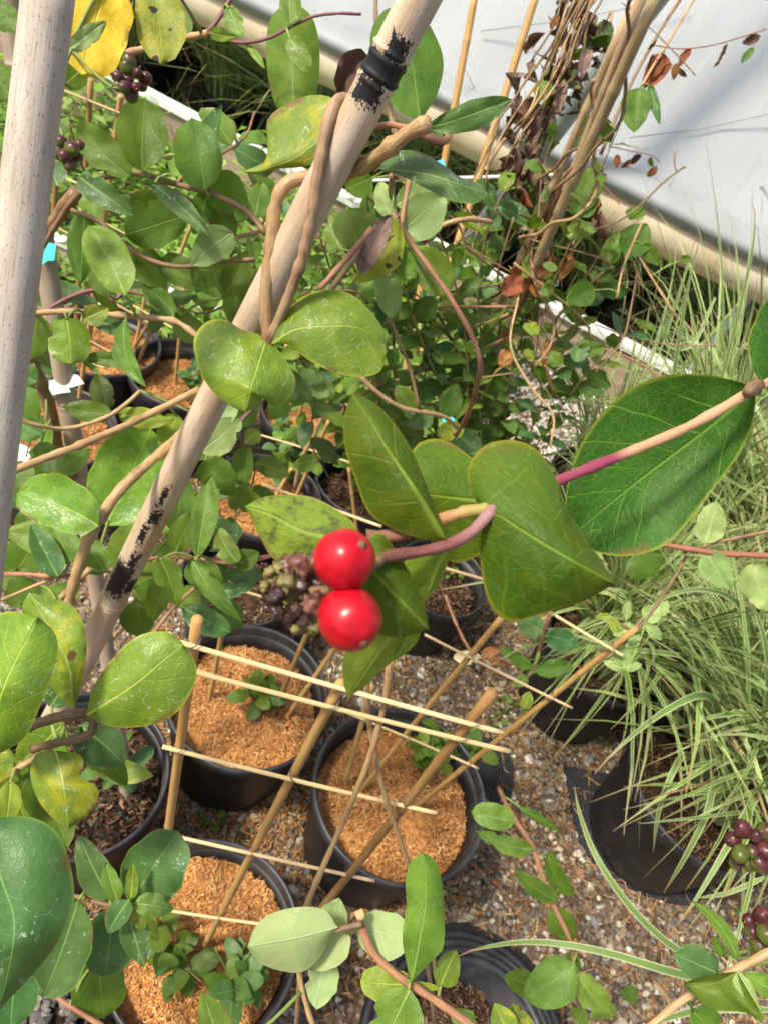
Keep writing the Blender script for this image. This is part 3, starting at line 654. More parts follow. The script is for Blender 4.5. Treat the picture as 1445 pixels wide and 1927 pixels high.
def potbase(k, dz=-.03): x, y, z, r = PX[k]; return (x, y, z + dz)
gx = grass_clump('large variegated green and cream grass clump arching out of the wide black pot', (potbase('G')[0] + .05, potbase('G')[1] + .03, potbase('G')[2]), 820, 90, .50, .42, .0052, VG, CRE, 'variegated grasses in black pots', rad=.085, lean=(.12, .08))
grass_clump('variegated grass clump in the shaded pot behind the stake tips', potbase('H'), 560, 60, .50, .40, .0050, VG, CRE, 'variegated grasses in black pots', rad=.08, lean=(.12, .0))
grass_clump('variegated grass clump leaning at the picture edge beyond the red vine', potbase('K'), 640, 70, .60, .42, .0052, VG, CRE, 'variegated grasses in black pots', rad=.10)
grass_clump('tall variegated grass clump standing in front of the baseboard', potbase('K2'), 460, 50, .70, .42, .0052, VG, CRE, 'variegated grasses in black pots', rad=.09)
def ribbon(parent, px, wpx, name='blade', mid=(.16, .26, .06), edge=(.66, .66, .42)):
    p = cr([tuple(P(*a)) for a in px], 22); n = len(p); T = np.gradient(p, axis=0); f = np.array(C) - p; S = np.cross(T, f); S /= np.linalg.norm(S, axis=1)[:, None]
    Nn = np.cross(S, T); Nn /= np.linalg.norm(Nn, axis=1)[:, None]; t = np.linspace(0, 1, n); d = np.array([(Vector(q) - C).dot(FW) for q in p])
    w_ = wpx * .5 * d / F * np.clip(1.02 - t ** 4, .06, 1) * np.clip(.5 + t * 3, 0, 1)
    V = np.stack([p + S * (w_ * c)[:, None] + Nn * (w_ * .35 * abs(c))[:, None] for c in (-1, -.6, 0, .6, 1)], 1)
    Cc = np.zeros((n, 5, 3)); Cc[:, 1:4] = mid; Cc[:, 0] = edge; Cc[:, 4] = edge; Cc[-2:] = (.34, .22, .11)
    Fc = [(i * 5 + j, i * 5 + 5 + j, i * 5 + 6 + j, i * 5 + 1 + j) for i in range(n - 1) for j in range(4)]
    return obj(name, mesh(name, V.reshape(-1, 3), Fc, M_blade, col=Cc.reshape(-1, 3)), parent)
for px, w_ in [([(1345, 1440, 1.38), (1350, 1340, 1.22), (1318, 1308, 1.14), (1240, 1345, 1.08), (1160, 1410, 1.06), (1118, 1456, 1.06)], 22), ([(1330, 1450, 1.38), (1290, 1420, 1.25), (1262, 1460, 1.18), (1238, 1530, 1.2), (1228, 1604, 1.25)], 16), ([(1400, 1450, 1.38), (1345, 1480, 1.2), (1330, 1530, 1.16), (1290, 1610, 1.18), (1248, 1680, 1.24)], 18), ([(1440, 1450, 1.38), (1425, 1490, 1.2), (1370, 1590, 1.1), (1310, 1690, 1.08), (1272, 1742, 1.08)], 22), ([(1480, 1560, 1.3), (1420, 1530, 1.2), (1300, 1540, 1.1), (1200, 1550, 1.05), (1196, 1546, 1.05)], 10), ([(1560, 1880, .9), (1440, 1850, .82), (1300, 1838, .80), (1130, 1790, .80), (1000, 1772, .82), (900, 1785, .86), (860, 1800, .88)], 22), ([(1330, 1820, 1.1), (1250, 1770, 1.08), (1180, 1700, 1.08), (1120, 1610, 1.1), (1090, 1530, 1.16), (1080, 1480, 1.2)], 18), ([(1450, 1900, .9), (1320, 1900, .88), (1200, 1935, .86)], 20), ([(1440, 1650, 1.1), (1370, 1680, 1.1), (1310, 1690, 1.12)], 12), ([(1345, 560, 1.5), (1300, 650, 1.5), (1250, 640, 1.5), (1275, 560, 1.45), (1310, 440, 1.4)][::1], 10), ([(1300, 900, 1.6), (1360, 700, 1.45), (1405, 520, 1.35), (1420, 420, 1.3), (1412, 370, 1.28)], 11), ([(1240, 960, 1.7), (1260, 760, 1.55), (1290, 560, 1.42), (1318, 440, 1.36)], 13), ([(1430, 1250, 1.4), (1400, 1150, 1.25), (1330, 1110, 1.15), (1240, 1130, 1.1), (1180, 1200, 1.1)], 15), ([(1380, 1300, 1.4), (1300, 1240, 1.3), (1180, 1220, 1.25), (1060, 1190, 1.25), (1020, 1180, 1.25)], 14), ([(1440, 1380, 1.3), (1445, 1250, 1.15), (1420, 1150, 1.1), (1390, 1130, 1.08)], 18)]:
    ribbon(gx, px, w_ * .72)
grass_clump('fine variegated grass clump between the stake bundle and the big veined leaf', potbase('K3'), 150, 30, .50, .36, .0046, VG, CRE, 'variegated grasses in black pots', rad=.08, lean=(.08, .02))
# pots and grasses standing outside the wall
DG = [(.19, .27, .07), (.24, .33, .09), (.15, .22, .06), (.34, .40, .16)]
k = 0
for row in range(8):
    for i in range(-12, 8):
        c = wp + wn * (.42 + row * .55) + wd * (i * .42 + (row % 2) * .2 + R_.uniform(-.05, .05)); base = (c.x, c.y, 0.0)
        t = thing('outdoor_grass', 'green nursery grass growing in a black pot outside the rolled wall', 'grass', base, 'grasses in pots outside the wall')
        if not in_view(np.array([[c.x, c.y]]), .3, 170)[0]: bpy.data.objects.remove(t); continue
        hh = R_.uniform(.55, .85)
        V, Cc, f = blades(480 if row < 3 else 260, (c.x, c.y, .16), (.11 if row < 3 else .16), hh, .46, (.0042 if row < 3 else .006), DG, seg=7, lean=(R_.uniform(-.08, .08), R_.uniform(-.08, .08))); joined('foliage', V, Cc, f, M_blade, t)
        Vp, Fp = lathe([(.001, .0), (.10, .0), (.125, .18), (.132, .185), (.132, .2), (.118, .2), (.116, .17), (.001, .165)], 20, c.x, c.y, .002)
        obj('pot', mesh('pot', Vp, Fp, M_plas), t)
nt = 16000; ta = rng.uniform(-5.2, 3.0, nt); tb = rng.uniform(.10, 4.6, nt) 
tp2 = np.array(wp)[None, :2] + np.array(wd)[None, :2] * ta[:, None] + np.array(wn)[None, :2] * tb[:, None]; tp2 = tp2[in_view(tp2, .1, 120)]; nt = len(tp2)
V, Cc, f = blades(nt, (0, 0, 0), .001, .26, .16, .0045, DG, seg=5); V = V.reshape(nt, -1, 3); V[..., 0] += tp2[:, None, 0]; V[..., 1] += tp2[:, None, 1]
o = joined('turf', V, Cc, f, M_blade, None); o['label'] = 'rough green grass covering the ground outside the wall'
# weeds between the boards (uncountable ground cover)
n = 19000
xa = rng.uniform(-3.0, .55, n); yb = rng.uniform(.0, 1.0, n)
base = np.zeros((n, 3))
for i in range(n):
    q = wp + wd * (xa[i] + .2) - wn * (.03 + yb[i] * .95); base[i] = (q.x, q.y, 0)
keep = in_view(base[:, :2]) & (base[:, 1] > 1.55); base = base[keep]; n = len(base)
hz = rng.gamma(2, .045, n) + .01; base[:, 2] = hz * (1 + np.sin(base[:, 0] * 7) * .5)
a = rng.uniform(0, 6.28, n); dirv = np.stack([np.cos(a), np.sin(a), rng.uniform(-.3, .8, n)], 1); dirv /= np.linalg.norm(dirv, axis=1)[:, None]
ln = rng.uniform(.015, .065, n); wdv = ln * rng.uniform(.12, .30, n); sv = np.cross(dirv, np.tile([0., 0, 1], (n, 1))); sv /= np.linalg.norm(sv, axis=1)[:, None]
V = np.stack([base, base + dirv * (ln * .5)[:, None] + sv * wdv[:, None], base + dirv * ln[:, None] - np.array([0, 0, 1]) * (ln * .2)[:, None], base + dirv * (ln * .5)[:, None] - sv * wdv[:, None]], 1)
pal = np.array([(.15, .30, .03), (.22, .38, .05), (.11, .22, .03), (.32, .42, .12)]); cc = pal[rng.integers(0, 4, n)] * rng.uniform(.7, 1.25, (n, 1))
o = joined('weeds', V, np.repeat(cc[:, None], 4, 1), np.array([(0, 1, 2, 3)]), M_tinyleaf, None); o['label'] = 'bright green weeds covering the ground between the boards'
# ================================================================== POTS
def HB(x, y): return .006 * np.sin(x * 43) * np.cos(y * 37) + .004 * np.sin(x * 71 + 1) * np.sin(y * 63) - 1.1 * np.maximum(np.hypot(x, y) - .085, 0) ** 1.5
def chips(n, rad, pal, lmin, lmax, wmin, wmax):
    a = rng.uniform(0, 6.283, n); r = rad * np.sqrt(rng.uniform(0, 1, n)); b = rng.uniform(0, 6.283, n)
    x, y = r * np.cos(a), r * np.sin(a); z = HB(x, y) + rng.uniform(-.001, .005, n); tn = 1 + .26 * np.sin(x * 41 + 1) * np.sin(y * 53 + 2) + .16 * np.sin(x * 97) * np.cos(y * 113); lsc = np.where(rng.uniform(0, 1, n) > .95, 1.5, 1.0)
    return sticks('mulch', np.stack([x, y, z], 1), np.stack([np.cos(b), np.sin(b), rng.normal(0, .35, n)], 1), rng.uniform(lmin, lmax, n) * lsc, rng.uniform(wmin, wmax, n) * lsc, M_chip, pal, 'mesh', bend=.6, thick=.4, tone=tn)
MP = [(.50, .235, .075), (.57, .295, .105), (.42, .175, .050), (.64, .38, .17), (.34, .13, .036), (.52, .26, .09)]
ME_MULCH = [chips(7600, .118, MP, .003, .0085, .0004, .0011) for _ in range(2)]
ME_SOIL = chips(1500, .115, [(.05, .028, .016), (.09, .05, .028), (.03, .02, .014), (.15, .085, .05), (.22, .13, .08)], .004, .016, .0008, .0026)
def disc(r, z, cx, cy, mat, name, bump=.004):
    z -= .003
    V = [(cx, cy, z)]; Fc = []; nr, ns = 6, 36
    for i in range(1, nr + 1):
        for j in range(ns):
            a = j / ns * 2 * math.pi; q = r * i / nr; x, y = q * math.cos(a), q * math.sin(a)
            V.append((cx + x, cy + y, z + float(HB(x * .12 / r, y * .12 / r))))
    for j in range(ns): Fc.append((0, 1 + j, 1 + (j + 1) % ns))
    for i in range(nr - 1):
        for j in range(ns):
            k = (j + 1) % ns; Fc.append((1 + i * ns + j, 1 + (i + 1) * ns + j, 1 + (i + 1) * ns + k, 1 + i * ns + k))
    return mesh(name, V, Fc, mat)
def pot(key, label, fill='mulch', depth=.035, group=None, name='nursery_pot', tilt=0):
    x, y, h, r = PX[key]
    t = thing(name, label, 'plant pot', (x, y, 0), group)
    V, Fc = lathe([(.001, .002), (r * .76, .002), (r * .77, .006), (r * .80, .04), (r * .95, h - .040), (r * .975, h - .036), (r * .985, h - .022), (r * .95, h - .020), (r * .93, h - .05), (r * .80, .05), (r * .74, .012), (.001, .012)], 56, x, y, 0)
    obj('body', mesh('body', V, Fc, M_plas), t)
    V, Fc = lathe([(r * .955, h - .023), (r * .992, h - .024), (r * 1.012, h - .019), (r * 1.02, h - .006), (r * 1.012, h), (r * .985, h + .001), (r * .962, h - .004), (r * .955, h - .023)], 64, x, y, 0)
    obj('rim', mesh('rim', V, Fc, M_rimp), t)
    fz = h - depth; fr = r * .80 + (r * .95 - r * .80) * (fz - .04) / (h - .08) - .004
    if fill:
        me = disc(fr, fz - .003, x, y, {'mulch': M_mulchbase, 'soil': M_peat, 'grit': M_soil}[fill], 'potting_mix'); ob = obj('potting_mix', me, t)
        if fill in ('mulch', 'soil'):
            m = bpy.data.objects.new('mulch', R_.choice(ME_MULCH) if fill == 'mulch' else ME_SOIL); COL.objects.link(m); m.parent = t
            s = fr / .120; m.location = (0, 0, fz); m.scale = (s, s, 1); m.rotation_euler.z = R_.uniform(0, 6.28); m['kind'] = 'stuff'
        else:
            q = 420; a = rng.uniform(0, 6.28, q); rr_ = fr * np.sqrt(rng.uniform(0, 1, q)); pebbles('grit', np.c_[x + rr_ * np.cos(a), y + rr_ * np.sin(a)], np.full(q, fz + .002), rng.uniform(.004, .009, q), M_peb, [(.10, .09, .085), (.16, .14, .12), (.07, .07, .07), (.22, .19, .16)], t)
    return t, fz
MG = 'black nursery pots topped with orange mulch'
FZ = {}
for k, lab, fill, dep in [
    ('A', 'black pot of orange mulch with a leafy seedling left of the largest mulched pot', 'mulch', .045),
    ('B', 'largest black pot of orange mulch, crossed by the bare twin stems', 'mulch', .050),
    ('C', 'black pot of orange mulch that holds the nearest cane trellis', 'mulch', .035),
    ('D', 'black pot of dark peat with green fertiliser beads under the big glossy leaves', 'soil', .035),
    ('E', 'small black pot filled with dark round grit', 'grit', .03),
    ('G', 'wide black pot of dark soil holding the large variegated grass', 'soil', .05),
    ('H', 'deep shaded black pot holding grass behind the stake tips', 'soil', .04),
    ('I', 'small black pot of brown soil on the gravel beside the berries leaf', 'soil', .05),
    ('u1', 'black mulched pot with a blue-green seedling below the edging board', 'mulch', .05),
    ('u2', 'black mulched pot beside the leaning tagged pole, next to the seedling pot', 'mulch', .03),
    ('m1', 'black mulched pot behind the two big leaves tied to the bamboo', 'mulch', .04),
    ('m2', 'black mulched pot with a bushy dark seedling behind the berries', 'mulch', .04),
    ('m3', 'black mulched pot at the foot of the white-tagged pole', 'mulch', .03),
    ('m4', 'black pot of dark soil in shadow behind the pointed leaf', 'soil', .06),
    ('b1', 'low black pot of dark soil between the mulched pots', 'soil', .05),
    ('K', 'black pot holding the grass at the picture edge', 'soil', .04),
    ('K3', 'black pot under the fine grass by the stake bundle', 'soil', .04),
    ('K2', 'black pot holding the tall grass before the baseboard', 'soil', .04)]:
    pt_, FZ[k] = pot(k, lab, fill, dep)
    if k in 'DB':
        x, y, h, r = PX[k]; q = 60 if k == 'D' else 14
        a = rng.uniform(0, 6.28, q); rr_ = r * .8 * np.sqrt(rng.uniform(0, 1, q))
        pal = [(.01, .20, .12)]; o = pebbles('fertiliser', np.c_[x + rr_ * np.cos(a), y + rr_ * np.sin(a)], np.full(q, FZ[k] + .006), np.full(q, .0022), M_peb, pal, pt_, 1.0)
n = 5200; cxy = np.array([PX['C'][:2], PX['A'][:2], PX['B'][:2], PX['D'][:2]])[rng.integers(0, 4, n)]
a = rng.uniform(0, 6.28, n); q = cxy + np.stack([np.cos(a), np.sin(a)], 1) * (.10 + np.abs(rng.normal(0, .075, n)))[:, None]; q = q[free(q)]; n = len(q); a = rng.uniform(0, 6.28, n)
o = sticks('spilled_mulch', np.c_[q, rng.uniform(.003, .010, n)], np.c_[np.cos(a), np.sin(a), rng.normal(0, .3, n)], rng.uniform(.005, .016, n), rng.uniform(.0007, .0018, n), M_chip, MP, bend=.6, thick=.4); o['label'] = 'orange mulch spilled on the gravel round the pots'
# nested empty pots at the bottom
bx, by = pot_xy(872, 1985, .10)
for j in range(4):
    t = thing('empty_pot', ['ridged black pot at the bottom of the nested stack', 'second ridged black pot up in the nested stack', 'third ridged black pot up in the nested stack', 'topmost ridged black pot of the nested stack, holding soil'][j], 'plant pot', (bx, by, .03 * j), 'nested black pots')
    r = .158 - .013 * j; z0 = .004 + .007 * j
    V, Fc = lathe([(.02, z0), (r * .80, z0), (r * .985, z0 + .085), (r * .985, z0 + .100), (r * .93, z0 + .100), (r * .78, z0 + .006), (.02, z0 + .006)], 56, bx, by, 0)
    obj('body', mesh('body', V, Fc, M_plas), t)
    V, Fc = lathe([(r * .94, z0 + .086), (r * 1.0, z0 + .086), (r * 1.045, z0 + .091), (r * 1.05, z0 + .097), (r * 1.01, z0 + .101), (r * 1.01, z0 + .104), (r * 1.05, z0 + .107), (r * 1.045, z0 + .112), (r * 1.0, z0 + .114), (r * .94, z0 + .110), (r * .94, z0 + .086)], 56, bx, by, 0)
    obj('rim', mesh('rim', V, Fc, M_rimp), t)
    if j == 3:
        obj('potting_mix', disc(r * .86, z0 + .050, bx, by, M_peat, 'potting_mix'), t)
        m = bpy.data.objects.new('mulch', ME_SOIL); link(m, t); m.matrix_parent_inverse = Matrix(); m.location = (0, 0, z0 + .052 - .03 * j); m.scale = (.88, .88, 1); m['kind'] = 'stuff'
# square of weed cloth under the big grass pot and under the stack
for nm, px_, z, lab in (('G', [(1060, 1440), (1100, 1600), (1230, 1690), (1330, 1680), (1300, 1500)], .006, 'grey weed cloth skirt showing round the wide grass pot'), (None, [(880, 1735), (980, 1790), (1060, 1900), (1050, 1990), (850, 1990), (800, 1760)], .006, 'dark weed cloth square beneath the nested empty pots'), (None, [(925, 1390), (965, 1440), (950, 1530), (905, 1540), (890, 1400)], .006, 'strip of dark weed cloth beside the largest mulched pot')):
    q = cr([tuple(G(a, b, z)) for a, b in px_ + px_[:1]], 40)[:-1]; q[:, 2] += rng.uniform(0, .003, len(q))
    c = q.mean(0); V = np.vstack([q, q * [1, 1, 0] + [0, 0, .0005], [c[0], c[1], z + .002]]); nq = len(q)
    Fc = [(j, (j + 1) % nq, 2 * nq) for j in range(nq)] + [(j, nq + j, nq + (j + 1) % nq, (j + 1) % nq) for j in range(nq)]
    tag(obj('weed_cloth', mesh('weed_cloth', V, Fc, M_fab, smooth=False)), lab, 'weed cloth')
# ================================================================== CANE TRELLISES
M_cane = bamboo_mat('thin_cane', (.50, .30, .092), (.57, .37, .135), (.33, .18, .055), speck=.1, rough=.5)
M_cane2 = bamboo_mat('brown_cane', (.33, .18, .060), (.40, .235, .085), (.20, .10, .035), speck=.15, rough=.55)
M_slat = bamboo_mat('split_bar', (.64, .44, .21), (.72, .53, .29), (.44, .26, .10), speck=.05, rough=.55)
M_wire = simple('tie_wire', (.10, .085, .07), .5, 50)
M_stake = bamboo_mat('old_stake', (.40, .27, .135), (.52, .39, .23), (.25, .16, .08), speck=.3, rough=.55)
def rod(name, a, b, r0, r1, mat, parent, nodes=None, seg=8, bend=0.0, n=None):
    a, b = np.array(a, float), np.array(b, float); ln = np.linalg.norm(b - a); n = n or 24
    u = np.linspace(0, 1, n); nodes = nodes if nodes is not None else np.arange(R_.uniform(.05, .3), 1, max(.18, .16 / max(ln, .01)))
    u = np.unique(np.r_[u, [k + o for k in nodes for o in (-.006, -.002, .002, .006)]]); u = u[(u >= 0) & (u <= 1)]
    s = np.cross(b - a, [0, 0, 1.]); s /= np.linalg.norm(s) + 1e-9
    p = a + (b - a) * u[:, None] + s * (bend * ln * 4 * u * (1 - u))[:, None]
    r = r0 + (r1 - r0) * u
    for k in nodes: r = r * (1 + .14 * np.exp(-((u - k) / .0045) ** 2))
    return tube(name, p, r, mat, parent, seg, 1.0)
def trellis(label, key, yaw, ups, bars, group='cane trellises', r=.0041, matu=None):
    """uprights and bars given as pixel pairs on the trellis's own vertical plane through its pot."""
    x, y, h, rp = PX[key]; z = FZ[key]
    b = Vector((math.cos(math.radians(yaw)), math.sin(math.radians(yaw)), 0)); n = Vector((-b.y, b.x, 0)); pt = Vector((x, y, z))
    t = thing('cane_trellis', label, 'trellis', (x, y, z - .05), group)
    for j, u in enumerate(ups):
        top = hit(*u[0], pt, n); bot = hit(*u[1], pt, n)
        dv = (bot - top).normalized()
        if bot.z > z - .03: bot = bot + dv * ((bot.z - (z - .04)) / max(.2, -dv.z))
        else: bot = top + dv * ((top.z - (z - .04)) / max(.2, -dv.z))
        rod('upright', bot, top, r * 1.05, r * .95, matu or R_.choice([M_cane, M_cane, M_cane2]), t, bend=R_.uniform(-.006, .006))
    def x2(p, q, r_, s_):      # crossing of two pixel lines
        d1 = (q[0] - p[0], q[1] - p[1]); d2 = (s_[0] - r_[0], s_[1] - r_[1]); dt = d1[0] * d2[1] - d1[1] * d2[0]
        if abs(dt) < 1e-6: return None
        a_ = ((r_[0] - p[0]) * d2[1] - (r_[1] - p[1]) * d2[0]) / dt; b_ = ((r_[0] - p[0]) * d1[1] - (r_[1] - p[1]) * d1[0]) / dt
        return (p[0] + d1[0] * a_, p[1] + d1[1] * a_) if 0 <= a_ <= 1 and 0 <= b_ <= 1.3 else None
    for u in bars:
        for v_ in ups:
            xx = x2(u[0], u[1], v_[0], v_[1])
            if xx is None: continue
            c_ = hit(*xx, pt, n); rg = []
            e1 = (b + Vector((0, 0, .8))).normalized() * R_.choice((1, -1)); e1 = Vector((e1.x, e1.y, abs(e1.z)))
            for k_ in range(9):
                an = k_ / 8 * 6.6; rg.append(tuple(c_ - n * .002 + e1 * (math.cos(an) * (r + .0018)) + n * (math.sin(an) * (r + .0026)) + Vector((0, 0, .0004 * k_))))
            tube('wire_tie', cr(rg, 18), .00045, M_wire, t, 5)
    for u in bars:
        a = hit(*u[0], pt, n) - n * (r + .001); c = hit(*u[1], pt, n) - n * (r + .001)
        rod('bar', a, c, .0020, .0020, M_slat, t, nodes=[], seg=6, bend=R_.uniform(-.008, .008))
    return t
trellis('nearest cane trellis, its three uprights fanning from the mulched pot in front', 'C', 10, [((372, 1165), (318, 1555)), ((642, 1285), (375, 1800)), ((926, 1302), (560, 1760))],
        [((310, 1394), (822, 1519)), ((330, 1563), (706, 1648)), ((316, 1704), (560, 1738)), ((330, 1193), (946, 1367)), ((322, 1240), (958, 1402))])
trellis('cane trellis standing in the largest mulched pot with long brown stake', 'B', 3, [((945, 1160), (718, 1440)), ((1197, 1182), (832, 1478)), ((700, 1290), (660, 1440))],
        [((800, 1188), (1076, 1326)), ((690, 1020), (1000, 1110)), ((495, 905), (720, 985)), ((1045, 1152), (1172, 1228)), ((640, 1330), (900, 1440))])
trellis('cane trellis in the seedling pot left of the largest mulched pot', 'A', 8, [((600, 1140), (520, 1330)), ((430, 1130), (400, 1290)), ((700, 1120), (560, 1320))], [((360, 1075), (640, 1160)), ((370, 1255), (570, 1315))])
trellis('cane trellis in the blue-green seedling pot under the edging board', 'u1', 5, [((278, 536), (238, 745)), ((347, 540), (337, 650)), ((310, 560), (200, 740))], [((204, 560), (308, 620)), ((248, 570), (366, 638)), ((190, 683), (256, 718)), ((226, 710), (314, 761))])
trellis('cane trellis rising beside the tagged leaning pole', 'u2', 5, [((186, 375), (166, 560)), ((203, 385), (180, 560)), ((362, 420), (300, 580))], [((152, 392), (300, 470)), ((100, 420), (300, 530)), ((120, 610), (260, 690))])
trellis('cane trellis behind the two big leaves tied to the bamboo', 'm1', 5, [((540, 650), (440, 860)), ((600, 620), (560, 800)), ((720, 560), (640, 790))], [((485, 820), (606, 852)), ((555, 725), (660, 760)), ((470, 690), (680, 750))])
trellis('cane trellis with one cut end beside the bushy dark seedling', 'm2', 5, [((549, 882), (522, 930)), ((657, 880), (670, 985)), ((620, 790), (560, 930))], [((480, 812), (700, 880)), ((470, 1000), (660, 1060))])
trellis('cane trellis far back near the white baseboard trim', 'm3', 5, [((172, 150), (145, 560)), ((228, 180), (170, 600)), ((110, 300), (80, 640))], [((118, 166), (300, 240)), ((120, 330), (250, 390)), ((60, 505), (210, 580)), ((40, 620), (200, 690))])
# far tall canes by the wall
for lab, tp_, bt_, d0, key in (('tall thin bamboo cane standing before the white plastic, next to the pole tip', (897, -30), (852, 215), 1.75, 0), ('tall thin bamboo cane standing before the white plastic, nearer the dead leaves', (1018, -40), (915, 285), 1.65, 0)):
    a = P(*tp_, d0); b = P(*bt_, d0 + .12); dv = (b - a).normalized(); bt = a + dv * ((a.z + .02) / -dv.z)
    t = thing('bamboo_cane', lab, 'bamboo cane', (bt.x, bt.y, 0), 'tall bare canes'); rod('culm', bt, a, .0105, .0085, M_cane, t, nodes=[.2, .4, .58, .74, .9])
# ================================================================== BAMBOO POLES
def pole(name, label, A, B, r0, r1, nodes, mat, seg=28, group=None):
    A, B = Vector(A), Vector(B)
    t = thing(name, label, 'bamboo pole', tuple(B), group)
    n = 90; u = np.linspace(0, 1, n); ln = (B - A).length
    off = [-.006, -.0045, -.0035, -.0022, -.001, 0, .001, .0022, .0035, .0045, .006]
    u = np.unique(np.r_[u, [k + o / ln for k in nodes for o in off]]); u = u[(u >= 0) & (u <= 1)]
    p = np.array(A) + (np.array(B) - np.array(A)) * u[:, None]
    r = r0 + (r1 - r0) * u
    for k in nodes:
        x = (u - k) * ln
        r = r * (1 + .085 * np.exp(-((x - .0018) / .0016) ** 2) + .11 * np.exp(-((x + .0022) / .0012) ** 2) - .03 * np.exp(-(x / .001) ** 2))
    p = p + (np.array(CR) * .0015)[None] * np.sin(u * 9 + r0 * 900)[:, None]
    o = tube('culm', p, r, mat, t, seg, 1.0)
    return t
# --- main pole
mA, mB = P(822, -70, .355), P(230, 1094, .64)
dv = (mB - mA).normalized(); mG = mA + dv * ((mA.z - .12) / -dv.z)
mlen = (mG - mA).length
def along(px, py, A, B):
    best = None
    for k in range(2001):
        q = A + (B - A) * (k / 2000); v = q - C; d = v.dot(FW); x = W / 2 + F * v.dot(CR) / d; y = H / 2 - F * v.dot(CU) / d
        e = (x - px) ** 2 + (y - py) ** 2
        if best is None or e < best[0]: best = (e, k / 2000, d, px - x, py - y)
    return best
def patch(px, py, lpx, wturn, k, side=0.0):
    e, u, d, dx, dy = along(px, py, mA, mG); return (u * mlen, lpx * d / F / 2, side, wturn, k)
# side: + is one flank of the culm as the reference faces the camera
PATCH = [patch(738, 136, 58, .62, 1.1), patch(758, 98, 60, .10, 3.0, -.03), patch(706, 172, 60, .16, 3.4, .03), patch(220, 1070, 120, .15, 2.4, .04), patch(268, 985, 70, .045, 4.6, .02), patch(287, 952, 46, .07, 4.6, -.02), patch(303, 912, 60, .04, 4.6, .0), patch(238, 1030, 60, .06, 5.0, -.02), patch(245, 1090, 50, .08, 3.2, -.13)]
M_bam1 = bamboo_mat('main_bamboo', (.50, .37, .22), (.60, .50, .37), (.30, .22, .15), speck=.45, patches=PATCH)
nd = [along(748, 112, mA, mG)[1], along(729, 158, mA, mG)[1], along(203, 1128, mA, mG)[1]]
pole('bamboo_pole', 'thick cream bamboo pole with flaking black paint at its joints', mA, mG, .0100, .0136, nd + [min(.96, nd[2] + .28)], M_bam1)
M_bam2 = bamboo_mat('grey_bamboo', (.50, .41, .33), (.62, .53, .45), (.26, .21, .18), speck=.8)
lA, lB = P(95, -60, .300), P(-12, 900, .36); dv = (lB - lA).normalized(); lG = lA + dv * ((lA.z - .0) / -dv.z)
pole('bamboo_pole', 'pale speckled bamboo pole in front of the teal tag', lA, lG, .0100, .0145, [.62], M_bam2)
M_bam3 = bamboo_mat('weathered_bamboo', (.36, .27, .18), (.42, .35, .27), (.22, .15, .09), speck=.3)
tA, tB = P(62, 300, .62), P(152, 905, .80); dv = (tB - tA).normalized(); tA2 = tA - dv * .25; tG = tA + dv * ((tA.z - .05) / -dv.z)
e_ = along(132, 760, tA2, tG)[1]
pole('bamboo_pole', 'leaning brown bamboo pole wearing the teal and white tags', tA2, tG, .0092, .0098, [e_, along(110, 560, tA2, tG)[1] * .5], M_bam3, 20)
# tags on the leaning pole
def band(name, label, A, B, px, py, r, wpx, mat, cat='tag', tail=0.02, tilt=0.0, text=False):
    e, u, d, dx, dy = along(px, py, A, B); c = A + (B - A) * u; ax = (B - A).normalized()
    ax = (ax + CR * tilt).normalized()
    f = (C - c); f = (f - ax * f.dot(ax)).normalized(); s = ax.cross(f); hw = wpx * d / F / 2
    V = []; seg = 18
    pts = []
    for k in range(seg + 1):
        a = -math.pi * .98 + 2 * math.pi * .98 * k / seg; pts.append(c + (f * math.cos(a) + s * math.sin(a)) * r)
    lp = pts[-1]
    for k in range(1, 5): pts.append(c + s * 0 + (lp - c) + (CR * .9 + f * .3).normalized() * (tail * k / 4) + ax * (.15 * tail * math.sin(k)))
    for q in pts:
        for sg in (-1, 1): V.append(tuple(q + ax * hw * sg))
    n = len(pts); Fc = [(2 * k, 2 * k + 1, 2 * k + 3, 2 * k + 2) for k in range(n - 1)]
    me = mesh(name, V, Fc, mat); o = obj(name, me); tag(o, label, cat)
    md = o.modifiers.new('thickness', 'SOLIDIFY'); md.thickness = .0005
    return o, c, f, s, ax, d
def flag(name, label, px, d, mat, lift=.0):
    """flat plastic tag from a pixel outline, slightly curled, with thickness."""
    q = [P(x, y, d + .004 * math.sin(k * 1.3)) for k, (x, y) in enumerate(px)]
    me = mesh(name, [tuple(v) for v in q], [tuple(range(len(q)))], mat, smooth=False)
    o = obj(name, me); tag(o, label, 'tag'); md = o.modifiers.new('thickness', 'SOLIDIFY'); md.thickness = .0006
    return o
dt = along(90, 470, tA2, tG)[2]
tealt = flag('plant_tag', 'teal plastic plant tag looped round the leaning brown pole', [(58, 512), (70, 452), (88, 456), (107, 460), (104, 491), (92, 491), (76, 502)], dt - .016, M_tag_t)
ink = []
for k, (x, y, w_, h_) in enumerate([(68, 483, 3, 2), (71, 480, 1.2, 5), (74, 476.5, 1.4, 3.2), (76, 474, 1.4, 1.6), (69, 479, 3.2, 1.2)]):
    a, b, c_, e2 = [P(x + sx_ * w_ / 2, y + sy_ * h_ / 2, dt - .0175) for sx_, sy_ in ((-1, -1), (1, -1), (1, 1), (-1, 1))]; ink += [tuple(a), tuple(b), tuple(c_), tuple(e2)]
obj('printed_mark', mesh('printed_mark', ink, [tuple(range(4 * k, 4 * k + 4)) for k in range(5)], M_ink, smooth=False), tealt)
dw_ = along(118, 728, tA2, tG)[2] - .0102
